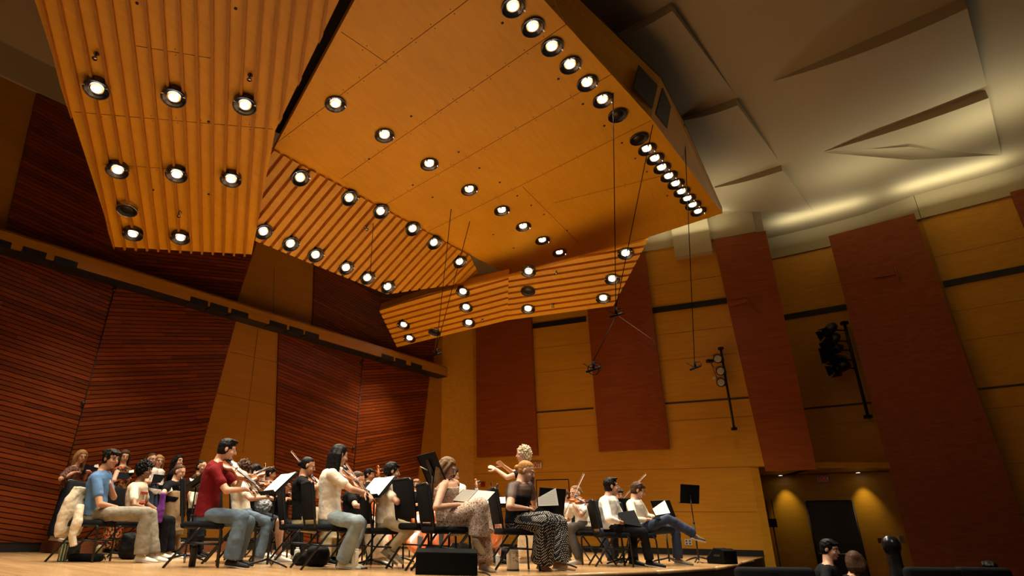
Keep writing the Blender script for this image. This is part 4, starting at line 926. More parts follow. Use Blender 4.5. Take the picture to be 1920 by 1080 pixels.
singer('ch8', 'choir singer in a pale cardigan holding a folder behind the red shirted violinist', 'B', 9.2, (262, 385, .35), (262, 455), (240, 480), (300, 475), (255, 600), (262, 770), (262, 900), ('short', 'brown'), ('cardigan', (.40, .36, .27)), (.85, -.3, -.1),
       arms=dict(elN=(235, 545), wrN=(215, 480), haN=(235, 450)), bottom=('skirt', BLACK), skirt=.3, shoes=BLACK, sleeve=1.5, s=.72)

# ================================================================ furniture, instruments and small things
M_steel = plain('black steel tube', (.007, .007, .008), .4, spec=.3); M_pad = plain('black upholstery', (.010, .010, .011), .8, bump=.2, bscale=120, spec=.05)
M_desk = plain('black powder coat', (.009, .009, .010), .6, spec=.08); M_foldr = plain('black folder vinyl', (.006, .006, .007), .7, spec=.04)
def sheetmat():
    m, nt, b = newmat('printed music'); N = nt.nodes.new; L = nt.links.new
    uv = N('ShaderNodeUVMap'); sx = N('ShaderNodeSeparateXYZ'); L(uv.outputs[0], sx.inputs[0])
    def M(op, a, bb=None):
        n = N('ShaderNodeMath'); n.operation = op
        for i, v in enumerate((a, bb)):
            if v is None: continue
            if isinstance(v, (int, float)): n.inputs[i].default_value = v
            else: L(v, n.inputs[i])
        return n.outputs[0]
    sys_ = M('FRACT', M('MULTIPLY', sx.outputs[1], 10.0)); inn = M('LESS_THAN', sys_, .55); ln = M('LESS_THAN', M('FRACT', M('MULTIPLY', sys_, 9.1)), .28)
    nz = N('ShaderNodeTexNoise'); nz.inputs['Scale'].default_value = 60; mp = N('ShaderNodeMapping'); mp.inputs['Scale'].default_value = (1.0, 1.6, 1); L(uv.outputs[0], mp.inputs[0]); L(mp.outputs[0], nz.inputs['Vector'])
    note = M('GREATER_THAN', nz.outputs[0], .60)
    edge = M('MULTIPLY', M('GREATER_THAN', sx.outputs[0], .07), M('LESS_THAN', sx.outputs[0], .93)); e2 = M('MULTIPLY', M('GREATER_THAN', sx.outputs[1], .05), M('LESS_THAN', sx.outputs[1], .95))
    k = M('MULTIPLY', M('MULTIPLY', M('MULTIPLY', M('MAXIMUM', ln, note), inn), edge), e2)
    x = N('ShaderNodeMix'); x.data_type = 'RGBA'; L(M('MULTIPLY', k, .6), x.inputs[0]); x.inputs[6].default_value = (.66, .63, .55, 1); x.inputs[7].default_value = (.05, .05, .05, 1); L(x.outputs[2], b.inputs['Base Color']); b.inputs['Roughness'].default_value = .8
    return m
M_sheet = sheetmat(); M_paper = plain('paper', (.64, .60, .50), .8)
def sheet(name, q, parent, thick=.002, mat=None):
    """page through four corners (bottom left, bottom right, top right, top left as read)"""
    q = [Vector(p) for p in q]; n = (q[1] - q[0]).cross(q[3] - q[0]).normalized() * thick
    me = bpy.data.meshes.new(name); me.from_pydata([p + n for p in q] + [p - n for p in q], [], [(0, 1, 2, 3), (7, 6, 5, 4), (0, 4, 5, 1), (1, 5, 6, 2), (2, 6, 7, 3), (3, 7, 4, 0)])
    uvl = me.uv_layers.new(name='UVMap'); uvs = [(0, 0), (1, 0), (1, 1), (0, 1)]
    for p in me.polygons:
        for li in p.loop_indices: uvl.data[li].uv = uvs[me.loops[li].vertex_index % 4]
    me.materials.append(mat or M_sheet); o = bpy.data.objects.new(name, me); COL.objects.link(o); o.parent = parent; o.matrix_parent_inverse = wm(parent).inverted(); return o
# ---------------------------------------------------------------- orchestra chair
def make_chair():
    r = empty('orchestra_chair', (0, 0, 0))
    m = MB(); m.rbox((0, 0, .440), (.47, .45, .075), .03); m.build('seat', M_pad, r)
    R = Matrix.Rotation(math.radians(-9), 3, 'Y')
    m = MB(); m.rbox((-.262, 0, .73), (.05, .43, .42), .022, R); m.build('backrest', M_pad, r)
    for y in (-.215, .215):
        m = MB(); m.tube([(.17, y, .418), (.205, y, .40), (.215, y, .36), (.225, y, .0)], .0135); m.build('leg', M_steel, r)
        m = MB(); m.tube([(-.02, y, .415), (-.06, y, .37), (-.34, y, .0)], .0135); m.build('leg', M_steel, r)
        m = MB(); m.tube([(.2, y * .98, .412), (-.17, y * .98, .412), (-.215, y * .98, .44), (-.30, y * .93, .92), (-.31, y * .85, .94)], .0135); m.build('side_frame', M_steel, r)
        m = MB(); m.tube([(-.15, y, .25), (.218, y, .24)], .010); m.build('stretcher', M_steel, r)
    m = MB(); m.tube([(-.31, -.185, .94), (-.31, .185, .94)], .0135); m.tube([(.2, -.21, .412), (.2, .21, .412)], .01); m.tube([(-.16, -.21, .25), (-.16, .21, .25)], .008); m.build('crossbar', M_steel, r)
    return r
CH = make_chair(); ch_used = []
def chair(x, y, rz, label, s=1.0, z=0.0):
    o = CH if not ch_used else copy_tree(CH); ch_used.append(1)
    o.location = (x, y, z); o.rotation_euler = (0, 0, math.radians(rz)); o.scale = (s, s, s); tag(o, label, 'chair', 'black padded orchestra chairs'); return o
def seat_for(key, label, rz=None, dx=-.03, s=None):
    root, T = cast[key]; hp = (T['hpN'] + T['hpF']) / 2; sc = s or max(.88, min(1.05, (hp.z - .075) / .47)); f = (T['knN'] + T['knF']) / 2 - hp
    if rz is None: rz = math.degrees(math.atan2(f.y, f.x))
    return chair(hp.x + dx * math.cos(math.radians(rz)) + .0, hp.y, rz, label, sc)
seat_for('red', 'black padded chair carrying the violinist in the dark red T-shirt', 20)
seat_for('blue', 'black padded chair with a pale jacket over its back, furthest left', 0)
seat_for('tee', 'black padded chair under the person in the printed cream T-shirt', 0)
seat_for('curly', 'black padded chair under the violinist with curly brown hair', 15)
seat_for('bare', 'black padded chair under the bare-legged violinist', 5)
seat_for('fiddle4', 'black padded chair of the half hidden player behind the left stand', 0)
seat_for('bun', 'black padded chair under the violinist with the black bun', 22)
seat_for('long', 'black padded chair under the violinist with long straight black hair', 28)
seat_for('bun2', 'black padded chair under the violinist in wide cream trousers', 15)
seat_for('khaki', 'black padded chair under the violinist in khaki trousers', 22)
seat_for('floral', 'black padded chair under the reader in the floral dress', 20)
seat_for('polka', 'black padded chair under the singer in polka dot trousers', 10)
seat_for('white', 'black padded chair under the violinist in the white blouse', 195)
seat_for('shirt', 'black padded chair under the singer in the white shirt', 0)
seat_for('cross', 'black padded chair under the singer with crossed legs', 0)
seat_for('hidden', 'black padded chair behind the singer in the white shirt', -80)
seat_for('far2', 'black padded chair far back behind the violinist in the white blouse', 200)
seat_for('cellist', 'black padded chair under the cellist', 0)
seat_for('small', 'black padded chair under the small distant violinist', -60)
seat_for('far1', 'black padded chair under the distant fair haired player', -60)
seat_for('back1', 'black padded chair of the player far back between the left stands', 0)
e = cY('C', 960, 1000, 7.25)
chair(1.0 * (cY('C', 975, 745, 7.3).x), 7.35, 33, 'empty black chair behind the black speaker wedge')
e = cY('B', 60, 700, 7.9)

# ---------------------------------------------------------------- music stands
def stand(px, Y, dz, yaw, tilt, label, pages=0, w=.5, h=.33, lean=0.0, clip_=False):
    b = onY(px[0], px[1], Y); b.z = 0; r = empty('music_stand', b, 0, label, 'music stand', 'black music stands')
    n = Vector((math.cos(math.radians(yaw)), math.sin(math.radians(yaw)), 0)); l = Vector((0, 0, 1)).cross(n)
    top = b + Vector((0, 0, dz))
    m = MB(); m.tube([b + Vector((0, 0, .03)), b + Vector((0, 0, dz * .62))], .0135); m.build('lower_pole', M_steel, r)
    m = MB(); m.tube([b + Vector((0, 0, dz * .6)), top], .009); m.lathe([(.018, dz * .59), (.018, dz * .63)], b, n=12); m.build('upper_pole', M_steel, r)
    for a in (0, 120, 240):
        d = Vector((math.cos(math.radians(a + yaw)), math.sin(math.radians(a + yaw)), 0))
        m = MB(); m.tube([b + Vector((0, 0, .085)), b + d * .06 + Vector((0, 0, .07)), b + d * .17 + Vector((0, 0, .045)), b + d * .27 + Vector((0, 0, .012))], [.012, .014, .013, .009]); m.build('foot', M_steel, r)
    t = math.radians(tilt); u = (Vector((0, 0, 1)) * math.cos(t) - n * math.sin(t)).normalized(); nn = l.cross(u) * -1
    if nn.dot(n) < 0: nn = -nn
    R = Matrix((l, u, nn)).transposed(); c = top + u * h * .22 + nn * .02
    m = MB(); m.box(c, (w, h, .006), R); m.box(c - u * h / 2 + nn * .027, (w, .006, .055), R); m.box(c + l * w / 2 - nn * .004, (.006, h, .012), R); m.box(c - l * w / 2 - nn * .004, (.006, h, .012), R); m.box(c + u * h / 2 - nn * .004, (w, .006, .012), R)
    m.build('desk', M_desk, r)
    m = MB(); m.box(c - nn * .012, (.09, h * .6, .014), R); m.tube([top, c - nn * .012 - u * .02], .012); m.build('bracket', M_steel, r)
    if pages:
        bk = empty('sheet_music', c, 0, 'open printed music lying on ' + {1: 'a stand'}.get(pages, pages), 'sheet music')
        pw, ph = .23, .31
        for sg in (-1, 1):
            x0, x1 = (sg * .003, sg * (pw + .003)) if sg > 0 else (-(pw + .003), -.003)
            # reader sees +l on the left when the normal points to them
            q = [c + l * a + u * (bb - h / 2 + .01) + nn * k for a, bb, k in ((-x1, 0, .016), (-x0, 0, .016), (-x0, ph, .012), (-x1, ph, .012))]
            q = [c - l * x1 + u * (-h / 2 + .01) + nn * (.012 if sg < 0 else .02), c - l * x0 + u * (-h / 2 + .01) + nn * (.02 if sg < 0 else .012), c - l * x0 + u * (-h / 2 + .01 + ph) + nn * (.018 if sg < 0 else .01), c - l * x1 + u * (-h / 2 + .01 + ph) + nn * (.01 if sg < 0 else .018)]
            q = [q[1], q[0], q[3], q[2]]
            sheet('page', q, bk)
    return r, c, l, u, nn
stand(cpx('B', 775, 990), 7.15, .80, 180 + 34, 44, 'music stand with white pages between the red shirted and bun haired violinists', 'the stand beside the red shirted violinist')
stand(cpx('C', 600, 985), 7.5, .80, 180 + 36, 42, 'music stand with white pages before the violinist with long black hair', 'the stand before the long haired violinist')
stand(cpx('D', 262, 960), 7.05, .98, 24, 26, 'tall music stand turned away behind the black speaker wedge', w=.5, h=.34)
stand(cpx('F', 812, 970), 10.6, .98, 115, 12, 'lone music stand at the right edge of the stage by the wall', w=.42, h=.3)
stand(cpx('D', 722, 960), 8.5, .72, 250, 66, 'low flat music stand with a score beside the cellist', 'the low stand beside the cellist')
stand(cpx('E', 540, 1000), 8.0, .68, 120, 14, 'black music stand behind the open folder of the singer in polka dots', w=.42, h=.34)
stand(cpx('F', 270, 1000), 9.3, .70, 75, 14, 'black music stand between the two seated singers on the right', w=.34, h=.26)
stand(cpx('F', 600, 985), 9.9, .72, 35, 24, 'music stand just behind the open folder of the singer with crossed legs', w=.34, h=.26)
stand(cpx('B', 175, 965), 8.0, .86, 172, 52, 'dark music stand before the black shirted choir singer, left of the red shirt', w=.42, h=.33)
stand(cpx('C', 780, 940), 8.9, .60, 100, 20, 'low music stand behind the violinist in khaki', w=.4, h=.3)
# ---------------------------------------------------------------- folders and scores held in hands
def held(label, leaves, cat='folder', name='music_folder'):
    pts = [cY(c, x, y, Y) for c, q, sh_ in leaves for (x, y, Y) in q]; ctr = sum(pts, Vector()) / len(pts)
    r = empty(name, ctr, 0, label, cat)
    for c, q, sh_ in leaves:
        P = [cY(c, x, y, Y) for x, y, Y in q]; pq = plane(P[0], P[1] - P[0], P[3] - P[0]); P[2] = hit(*cpx(c, q[2][0], q[2][1]), pq); n = (P[1] - P[0]).cross(P[3] - P[0]).normalized()
        if n.dot(EYE - P[0]) < 0: n = -n
        if sh_ != 'page':
            m = MB(); m.slab([p - n * .004 for p in P], -n, .007); m.build('cover', M_foldr, r, bevel=.001)
        if sh_:
            cc = sum(P, Vector()) / 4; Q = [cc + (p - cc) * .94 + n * .001 for p in P]; sheet('page', Q, r, .003)
    return r
held('open black folder with white pages held by the singer in polka dots', [('E', [(418, 578, 7.30), (572, 572, 7.50), (550, 440, 7.55), (414, 515, 7.32)], True), ('E', [(392, 612, 7.22), (520, 632, 7.42), (575, 572, 7.5), (425, 578, 7.3)], False)])
held('open score with white pages on the lap of the reader in the floral dress', [('D', [(408, 535, 6.82), (520, 548, 6.95), (602, 458, 7.1), (500, 452, 6.98)], True), ('D', [(520, 548, 6.95), (655, 552, 7.0), (732, 470, 7.15), (602, 458, 7.1)], True)], 'score', 'open_score')
held('closed black folder on the lap of the singer in the white shirt', [('F', [(272, 700, 8.60), (400, 722, 8.66), (345, 600, 8.8), (218, 622, 8.74)], False)])
held('open black folder with pages on the knee of the singer with crossed legs', [('F', [(498, 645, 9.2), (608, 627, 9.3), (565, 530, 9.4), (472, 595, 9.3)], True), ('F', [(475, 665, 9.1), (570, 668, 9.2), (606, 630, 9.3), (500, 640, 9.2)], False)])
held('black folder held open by the blond choir singer in the floral blouse', [('A', [(372, 345, 10.02), (482, 302, 10.1), (392, 268, 10.25), (308, 300, 10.15)], False), ('A', [(448, 292, 10.1), (484, 300, 10.1), (482, 272, 10.2), (452, 278, 10.2)], 'page')])
held('black folder held by the choir singer in the red floral dress', [('A', [(578, 372, 9.6), (690, 378, 9.6), (738, 335, 9.7), (600, 325, 9.7)], False), ('A', [(700, 335, 9.65), (738, 332, 9.65), (738, 312, 9.7), (702, 318, 9.7)], 'page')])
held('black folder held by the choir singer with spectacles', [('A', [(860, 412, 9.85), (928, 402, 9.85), (966, 350, 9.9), (880, 342, 9.9)], False)])
held('open book held by the choir singer in the black T-shirt and khaki skirt', [('A', [(960, 496, 9.1), (1020, 462, 9.1), (1010, 430, 9.15), (945, 455, 9.15)], 'page')], 'book', 'open_book')
held('black folder held up by the dark haired choir singer at the right end', [('B', [(195, 458, 9.3), (262, 450, 9.3), (285, 400, 9.4), (190, 382, 9.4)], False), ('B', [(215, 392, 9.3), (290, 408, 9.3), (288, 398, 9.35), (212, 372, 9.35)], 'page')])

# ---------------------------------------------------------------- violins, bows, cellos
M_violin = wood('violin varnish', (.22, .055, .012), (.36, .11, .025), (1, 0, 0), rough=.2, scale=8, stretch=6, coat=.5); M_ebony = plain('ebony', (.01, .008, .007), .3)
M_spruce = M_violin; M_bowwood = plain('bow stick', (.20, .07, .03), .3); M_bowhair = plain('bow hair', (.66, .62, .54), .6); M_strg = plain('strings', (.5, .5, .5), .3, .8)
M_cello = wood('cello varnish', (.40, .08, .018), (.52, .14, .03), (0, 0, 1), rough=.18, scale=6, stretch=6, coat=.6)
def vbody(m, L, wu, ww, wl, th, M, n=28):
    """hourglass body from x=0 (tail) to x=L (neck)"""
    def half(t):
        a = (wl / 2) * math.sqrt(max(0, 1 - ((t - .26) / .265) ** 2)) if t < .53 else 0
        b_ = (wu / 2) * math.sqrt(max(0, 1 - ((t - .80) / .205) ** 2)) if t > .59 else 0
        w = ww / 2 if .30 < t < .74 else 0
        return max(a, b_, w, .004)
    rings = []
    for i in range(n + 1):
        t = .004 + .992 * i / n; h = half(t); ring = []
        for k in range(16):
            a = 2 * math.pi * k / 16; y = math.cos(a); z = math.sin(a)
            ring.append(M @ Vector((t * L, h * math.copysign(min(1, abs(y) ** .5), y), th / 2 * (math.copysign(abs(z) ** .4, z)) + math.copysign(th * .22 * (1 - (abs(y)) ** 2), z))))
        rings.append(ring)
    m.loft(rings)
def fiddle(o, d, up, label, group, k=1.0, mat=None, name='violin', endpin=False):
    """k = 1 violin (body .355), cello k = 2.1"""
    d = Vector(d).normalized(); up = Vector(up); up = (up - d * up.dot(d)).normalized(); y = up.cross(d); mat = mat or M_violin
    R = Matrix((d, y, up)).transposed().to_4x4(); M = Matrix.Translation(Vector(o)) @ R @ Matrix.Scale(k, 4)
    r = empty(name, o, 0, label, name, group)
    m = MB(); vbody(m, .355, .165, .11, .205, .036, M); m.build('body', mat, r)
    P = lambda *a: M @ Vector(a)
    m = MB(); m.tube([P(.33, 0, .012), P(.40, 0, .014), P(.50, 0, .012)], [.013 * k, .011 * k, .010 * k]); m.build('neck', mat, r)
    m = MB(); m.loft([[P(x, w * yy, z) for yy, z in ((-1, zb), (1, zb), (1, zb + .006), (-1, zb + .006))] for x, w, zb in ((.22, .021, .030), (.50, .012, .020))], smooth=False); m.build('fingerboard', M_ebony, r)
    m = MB(); m.tube([P(.50, 0, .012), P(.545, 0, .008), P(.575, 0, -.004), P(.59, 0, -.002), P(.588, 0, .010), P(.578, 0, .008)], [.010 * k, .010 * k, .009 * k, .010 * k, .008 * k, .005 * k])
    m.build('scroll', mat, r)
    m = MB()
    for x, s_ in ((.52, 1), (.535, -1), (.55, 1), (.563, -1)): m.tube([P(x, -.012 * s_, .006), P(x, .034 * s_, .006)], [.003 * k, .006 * k], 6)
    m.build('pegs', M_ebony, r)
    m = MB(); m.loft([[P(x, w * yy, z) for yy, z in ((-1, zb), (1, zb), (1, zb + .005), (-1, zb + .005))] for x, w, zb in ((.01, .010, .024), (.12, .022, .032))], smooth=False); m.build('tailpiece', M_ebony, r)
    m = MB(); m.box(P(.19, 0, .036), (.004 * k, .040 * k, .030 * k), R.to_3x3()); m.build('bridge', M_bowhair, r)
    m = MB()
    for q in (-1.5, -.5, .5, 1.5): m.tube([P(.11, q * .006, .037), P(.19, q * .009, .052), P(.50, q * .005, .030)], .0007 * k + .0002, 4)
    m.build('strings', M_strg, r)
    m = MB()
    for s_ in (-1, 1): m.tube([P(.155, s_ * .055, .0265), P(.175, s_ * .045, .0285), P(.20, s_ * .040, .0295), P(.225, s_ * .034, .0295)], .0022 * k, 5)
    m.build('sound_holes', M_ebony, r)
    if endpin: m = MB(); m.tube([P(0, 0, 0), P(-.12, 0, 0)], .004 * k); m.build('endpin', M_steel, r)
    else: m = MB(); m.ell(P(.02, .045, .034), (.035, .03, .012), R.to_3x3()); m.build('chin_rest', M_ebony, r)
    return r
def bow(a, b, label, group='violin bows'):
    a = Vector(a); b = Vector(b); d = (b - a).normalized(); side = Vector((0, 0, -1)) - d * Vector((0, 0, -1)).dot(d); side.normalize(); b = a + d * .73
    r = empty('bow', a, 0, label, 'bow', group)
    m = MB(); m.tube([a, a.lerp(b, .5) + side * .006, b, b + side * .018 + d * .004], [.0045, .004, .003, .0035], 6); m.build('stick', M_bowwood, r)
    m = MB(); m.tube([a + side * .018 + d * .05, b + side * .018], .0028, 5); m.build('hair', M_bowhair, r)
    m = MB(); m.box(a + side * .010 + d * .035, (.045, .010, .018), Matrix((d, side.cross(d), side)).transposed()); m.build('frog', M_ebony, r)
def vio(key, label, tipdir=None, off=(0, 0, 0), up=(0, -.45, 1)):
    root, T = cast[key]; hd, nk = T['hd'], T['nk']; w = T['wrF'] ; s = 1
    a = hd.lerp(nk, .72); f = (w - a); f.normalize(); a = a + Vector((0, .0, -.01)) + f * .055 + Vector(off)
    d = (w + Vector((0, 0, .03)) - a).normalized()
    return fiddle(a, d, up, label, 'violins held under the chin', k=.98)
def place_at(c, x, y, Y): return cY(c, x, y, Y)
vio('red', 'violin held by the violinist in the dark red T-shirt')
bow(cY('B', 668, 462, 6.93), cY('B', 520, 228, 7.15), 'bow in the right hand of the red shirted violinist')
vio('curly', 'violin held by the violinist with curly brown hair')
bow(cY('B', 795, 508, 7.8), cY('B', 640, 370, 7.95), 'bow of the violinist with curly brown hair')
vio('bare', 'violin held by the bare-legged violinist')
bow(cY('B', 762, 262, 9.5), cY('B', 762, 410, 9.5), 'upright bow of the small distant violinist')
vio('small', 'violin of the small distant violinist', up=(.3, -.6, 1))
vio('fiddle4', 'reddish violin of the half hidden player behind the left stand')
vio('bun', 'violin of the violinist with the black bun')
bow(cY('C', 215, 402, 7.95), cY('C', 32, 180, 8.3), 'bow of the violinist with the black bun, its tip above the head')
vio('long', 'violin of the violinist with long straight black hair', off=(.02, .1, 0))
bow(cY('C', 585, 495, 7.05), cY('C', 470, 330, 7.4), 'bow of the violinist with long straight black hair')
vio('bun2', 'violin of the violinist in wide cream trousers')
bow(cY('C', 560, 575, 8.05), cY('C', 540, 470, 8.4), 'bow of the violinist in wide cream trousers')
vio('khaki', 'violin of the violinist in khaki trousers')
bow(cY('C', 862, 470, 7.5), cY('C', 782, 380, 7.9), 'bow of the violinist in khaki trousers')
a = cY('E', 678, 518, 9.05); fiddle(a, cY('E', 730, 545, 8.75) - a, (-.2, -.7, 1), 'violin of the violinist in the white blouse', 'violins held under the chin', k=.98)
bow(cY('E', 592, 668, 8.95), cY('E', 692, 455, 9.0), 'bow of the violinist in the white blouse')
a = cY('F', 240, 535, 9.85); fiddle(a, cY('F', 275, 555, 9.55) - a, (.1, -.7, 1), 'violin of the player hidden behind the white shirt', 'violins held under the chin', k=.98)
bow(cY('F', 235, 540, 9.7), cY('F', 320, 450, 9.8), 'bow of the player hidden behind the white shirt, pointing up to the right')
# cellos
a = cY('D', 705, 880, 8.45); fiddle(a, cY('D', 610, 480, 8.85) - a, (-.45, -1, .1), 'red cello leaning against the cellist beside the floral dress', 'cellos', k=1.75, mat=M_cello, name='cello', endpin=True)
a = cY('C', 935, 915, 8.5); fiddle(a, cY('C', 975, 600, 8.9) - a, (.25, -1, .1), 'orange red cello seen through the legs of the empty chair', 'cellos', k=1.75, mat=M_cello, name='cello', endpin=True)
a = cY('D', 325, 885, 9.0); fiddle(a, cY('D', 345, 600, 9.3) - a, (.15, -1, .1), 'orange red cello seen below the seat of the reader in the floral dress', 'cellos', k=1.75, mat=M_cello, name='cello', endpin=True)
a = cY('C', 705, 885, 10.5); fiddle(a, cY('C', 648, 260, 10.8) - a, (.1, -1, .1), 'double bass held by the player far back, only its pegs above the heads', 'basses', k=2.3, mat=M_cello, name='double_bass', endpin=True)

# ---------------------------------------------------------------- small things on the floor
def one(name, mb, mat, label, cat, **k): return tag(mb.build(name, mat, None, **k), label, cat)
def bottle(px, Y, h, r, mat, capmat, label, cat='bottle', bands=None, neck=.6):
    b = onY(px[0], px[1], Y); b.z = 0; o = empty('water_bottle', b, 0, label, cat)
    m = MB(); m.lathe([(r * .9, 0), (r, .006), (r, h * .80), (r * .96, h * .84), (r * neck, h * .9)], b, n=20); m.build('flask', mat, o)
    m = MB(); m.lathe([(r * neck * .98, h * .88), (r * neck, h * .985), (r * neck * .9, h)], b, n=16); m.build('lid', capmat, o)
    if bands:
        for a0_ in range(0, 360, 45):
            q = MB(); a1_ = math.radians(a0_); w = math.radians(9)
            q.loft([[b + Vector((math.cos(t) * (r + e), math.sin(t) * (r + e), z)) for t, e in ((a1_ - w, -.001), (a1_ + w, -.001), (a1_ + w, .0012), (a1_ - w, .0012))] for z in (.01, h * .8)], smooth=False); q.build('stripe', bands, o)
    return o, b
M_green = plain('green enamel', (.02, .10, .04), .3); M_cream = plain('cream plastic', (.60, .52, .38), .4); M_wht = plain('white enamel', (.62, .58, .50), .35); M_clear = plain('clear plastic', (.35, .38, .38), .1); M_blk = plain('black rubber', (.01, .01, .01), .5); M_blue = plain('blue label', (.05, .12, .3), .5)
bottle(cpx('A', 208, 980), 7.65, .235, .042, M_green, M_cream, 'green and cream striped bottle on the floor at the far left', bands=M_cream, neck=.75)
bottle(cpx('A', 478, 925), 8.6, .16, .04, plain('amber bottle', (.30, .26, .10), .2), M_wht, 'small yellowish bottle with a white cap behind the black case')
bottle(cpx('B', 228, 1018), 7.1, .225, .036, M_blk, M_blk, 'slim black bottle standing by the chair of the red shirted violinist', neck=.7)
bottle(cpx('B', 985, 980), 7.85, .19, .034, M_wht, M_wht, 'white bottle on the floor between the two stands on the left')
bottle(cpx('C', 590, 940), 8.3, .2, .03, M_clear, M_wht, 'small clear bottle behind the central stand')
bottle(cpx('D', 745, 962), 8.3, .15, .028, M_clear, M_wht, 'clear water bottle with a white cap beside the low music stand', neck=.4)
bottle(cpx('D', 680, 965), 8.3, .15, .028, M_clear, M_blue, 'clear water bottle with a blue cap behind the speaker wedge', neck=.4)
o, b = bottle(cpx('C', 480, 1028), 7.05, .205, .038, M_wht, M_wht, 'tall white tumbler on the floor beside the long haired violinist', 'tumbler', neck=.95)
m = MB()
for i in range(9): m.box(b + Vector((.0, -.0385, .165 - i * .0115)), (.006, .0015, .007 if i % 3 else .010))
m.build('lettering', plain('grey print', (.2, .19, .17), .6), o)
m = MB(); m.tube([b + Vector((-.038, 0, .16)), b + Vector((-.065, 0, .15)), b + Vector((-.065, 0, .07)), b + Vector((-.038, 0, .06))], .005); m.build('handle', M_blk, o)
# decorated jug flask under the chair of the singer in polka dots
b = onY(*cpx('E', 238, 1026), 7.35); b.z = 0; o = empty('insulated_flask', b, 0, 'cream insulated flask with printed flowers and a straw under the polka dot chair', 'flask')
m = MB(); m.lathe([(.064, .01), (.068, .02), (.068, .20), (.064, .215), (.05, .222)], b, n=28); m.build('jug', M_cream, o)
m = MB(); m.lathe([(.066, 0), (.070, .004), (.070, .016), (.066, .018)], b, n=28); m.build('base_ring', M_blk, o)
m = MB(); m.lathe([(.056, .216), (.058, .235), (.05, .242)], b, n=24); m.build('lid', M_blk, o)
m = MB(); m.tube([b + Vector((.01, 0, .235)), b + Vector((.02, 0, .27)), b + Vector((.045, 0, .30))], .006); m.build('straw', M_clear, o)
random.seed(5)
for nm, colr in (('flowers', (.36, .05, .03)), ('leaves', (.20, .16, .04))):
    m = MB()
    for i in range(7):
        t = math.radians(-90 + 10 + random.uniform(-8, 40)); z = .08 + random.uniform(0, .11); p = b + Vector((math.cos(t) * .0675, math.sin(t) * .0675, z)); R = Vector((math.cos(t), math.sin(t), 0)).to_track_quat('Z', 'Y').to_matrix(); m.ell(p, (.010, .008 if nm == 'flowers' else .004, .0025), R, 8, 5)
    m.build(nm, plain(nm, colr, .5), o)
m = MB()
for i in range(7): m.box(b + Vector((-.032, -.0605, .17 - i * .014)), (.016 if i % 2 else .024, .0015, .003))
m.build('lettering', M_blk, o)
# floor monitor wedge speakers
def wedge(c, w, h, dpt, rz, label):
    r = empty('floor_monitor', c, math.radians(rz), label, 'loudspeaker', 'black wedge loudspeakers')
    R = Matrix.Rotation(math.radians(rz), 3, 'Z'); C0 = Vector(c)
    prof = [(-dpt / 2, 0), (dpt / 2, 0), (dpt / 2, h * .35), (dpt * .05, h), (-dpt * .30, h), (-dpt / 2, h * .86)]
    m = MB(); m.loft([[C0 + R @ Vector((x, y, z)) for y, z in prof] for x in (-w / 2, w / 2)], smooth=False); m.build('cabinet', plain('black painted cabinet', (.004, .004, .004), .7, bump=.3, bscale=150, spec=.05), r, bevel=.008)
    n = Vector((0, h * .65, dpt * .45)).normalized(); cc = Vector((0, dpt * .275, h * .675)); u = Vector((0, -dpt * .45, h * .65)).normalized()
    m = MB(); m.slab([C0 + R @ (cc + Vector((sx * w * .46, 0, 0)) + u * k + n * .002) for sx, k in ((-1, -.1), (1, -.1), (1, .1), (-1, .1))], R @ n, .008); m.build('grille', plain('perforated grille', (.008, .008, .008), .6), r)
    for sx in (-1, 1):
        m = MB(); m.box(C0 + R @ Vector((sx * (w / 2 + .001), -dpt * .1, h * .55)), (.004, .10, .03), R); m.build('handle', M_blk, r)
    return r
c = onY(*cpx('D', 380, 1068), 6.55); c.z = 0; wedge(c, .60, .235, .36, -4, 'black speaker wedge at the front edge of the stage, centre')
c = onY(*cpx('F', 985, 995), 10.2); c.z = 0; wedge(c, .36, .22, .30, 35, 'black speaker wedge at the right end of the stage')
m = MB(); c = onY(*cpx('F', 905, 990), 10.15); m.tube([Vector((c.x + .1 * math.cos(t * .5) - .02 * t, c.y + .06 * math.sin(t * .5), .008 + .02 * math.sin(t * .9) ** 2)) for t in range(12)], .006, 6); one('cable', m, M_blk, 'black cable looped beside the right speaker wedge', 'cable')
m = MB(); m.tube([onz(*cpx('D', x, y), .008) for x, y in ((610, 1052), (640, 1058), (668, 1062), (690, 1075), (700, 1090))], .006, 6); one('cable', m, M_blk, 'black cable trailing over the stage edge from the central speaker wedge', 'cable')
m = MB(); m.tube([onz(*cpx('C', x, y), .006) for x, y in ((500, 1024), (540, 1026), (570, 1024))], .012, 6); one('phone', m, M_blk, 'flat black phone lying beside the white tumbler', 'phone')
# bags and cases
def soft(name, c, size, mat, label, cat, disp=.04, extra=None, rz=0):
    m = MB(); c = Vector(c); m.rbox(c + Vector((0, 0, size[2] / 2)), size, min(size) * .35, Matrix.Rotation(math.radians(rz), 3, 'Z'))
    if extra: extra(m, c)
    r = empty(name, c, 0, label, cat); o = m.build('shell', mat, r); remesh(o, .012, disp, TXC, 3); return r
M_bag = plain('black nylon', (.005, .005, .006), .7, spec=.1, bump=.4, bscale=25); M_bag2 = plain('dark grey nylon', (.009, .009, .010), .8, spec=.05, bump=.4, bscale=25)
p = onY(*cpx('A', 385, 982), 7.75); p.z = 0; r = soft('instrument_case', p, (.34, .22, .085), M_bag, 'flat black case on the floor under the chair with the jacket', 'case', .008)
m = MB(); m.tube([p + Vector((.17, 0, .05)), p + Vector((.22, -.03, .07)), p + Vector((.24, -.02, .02))], .008); m.build('handle', M_blk, r)
p = onY(*cpx('A', 690, 945), 8.4); p.z = 0; soft('backpack', p, (.22, .2, .32), M_bag, 'black backpack standing behind the knees of the person in blue', 'bag')
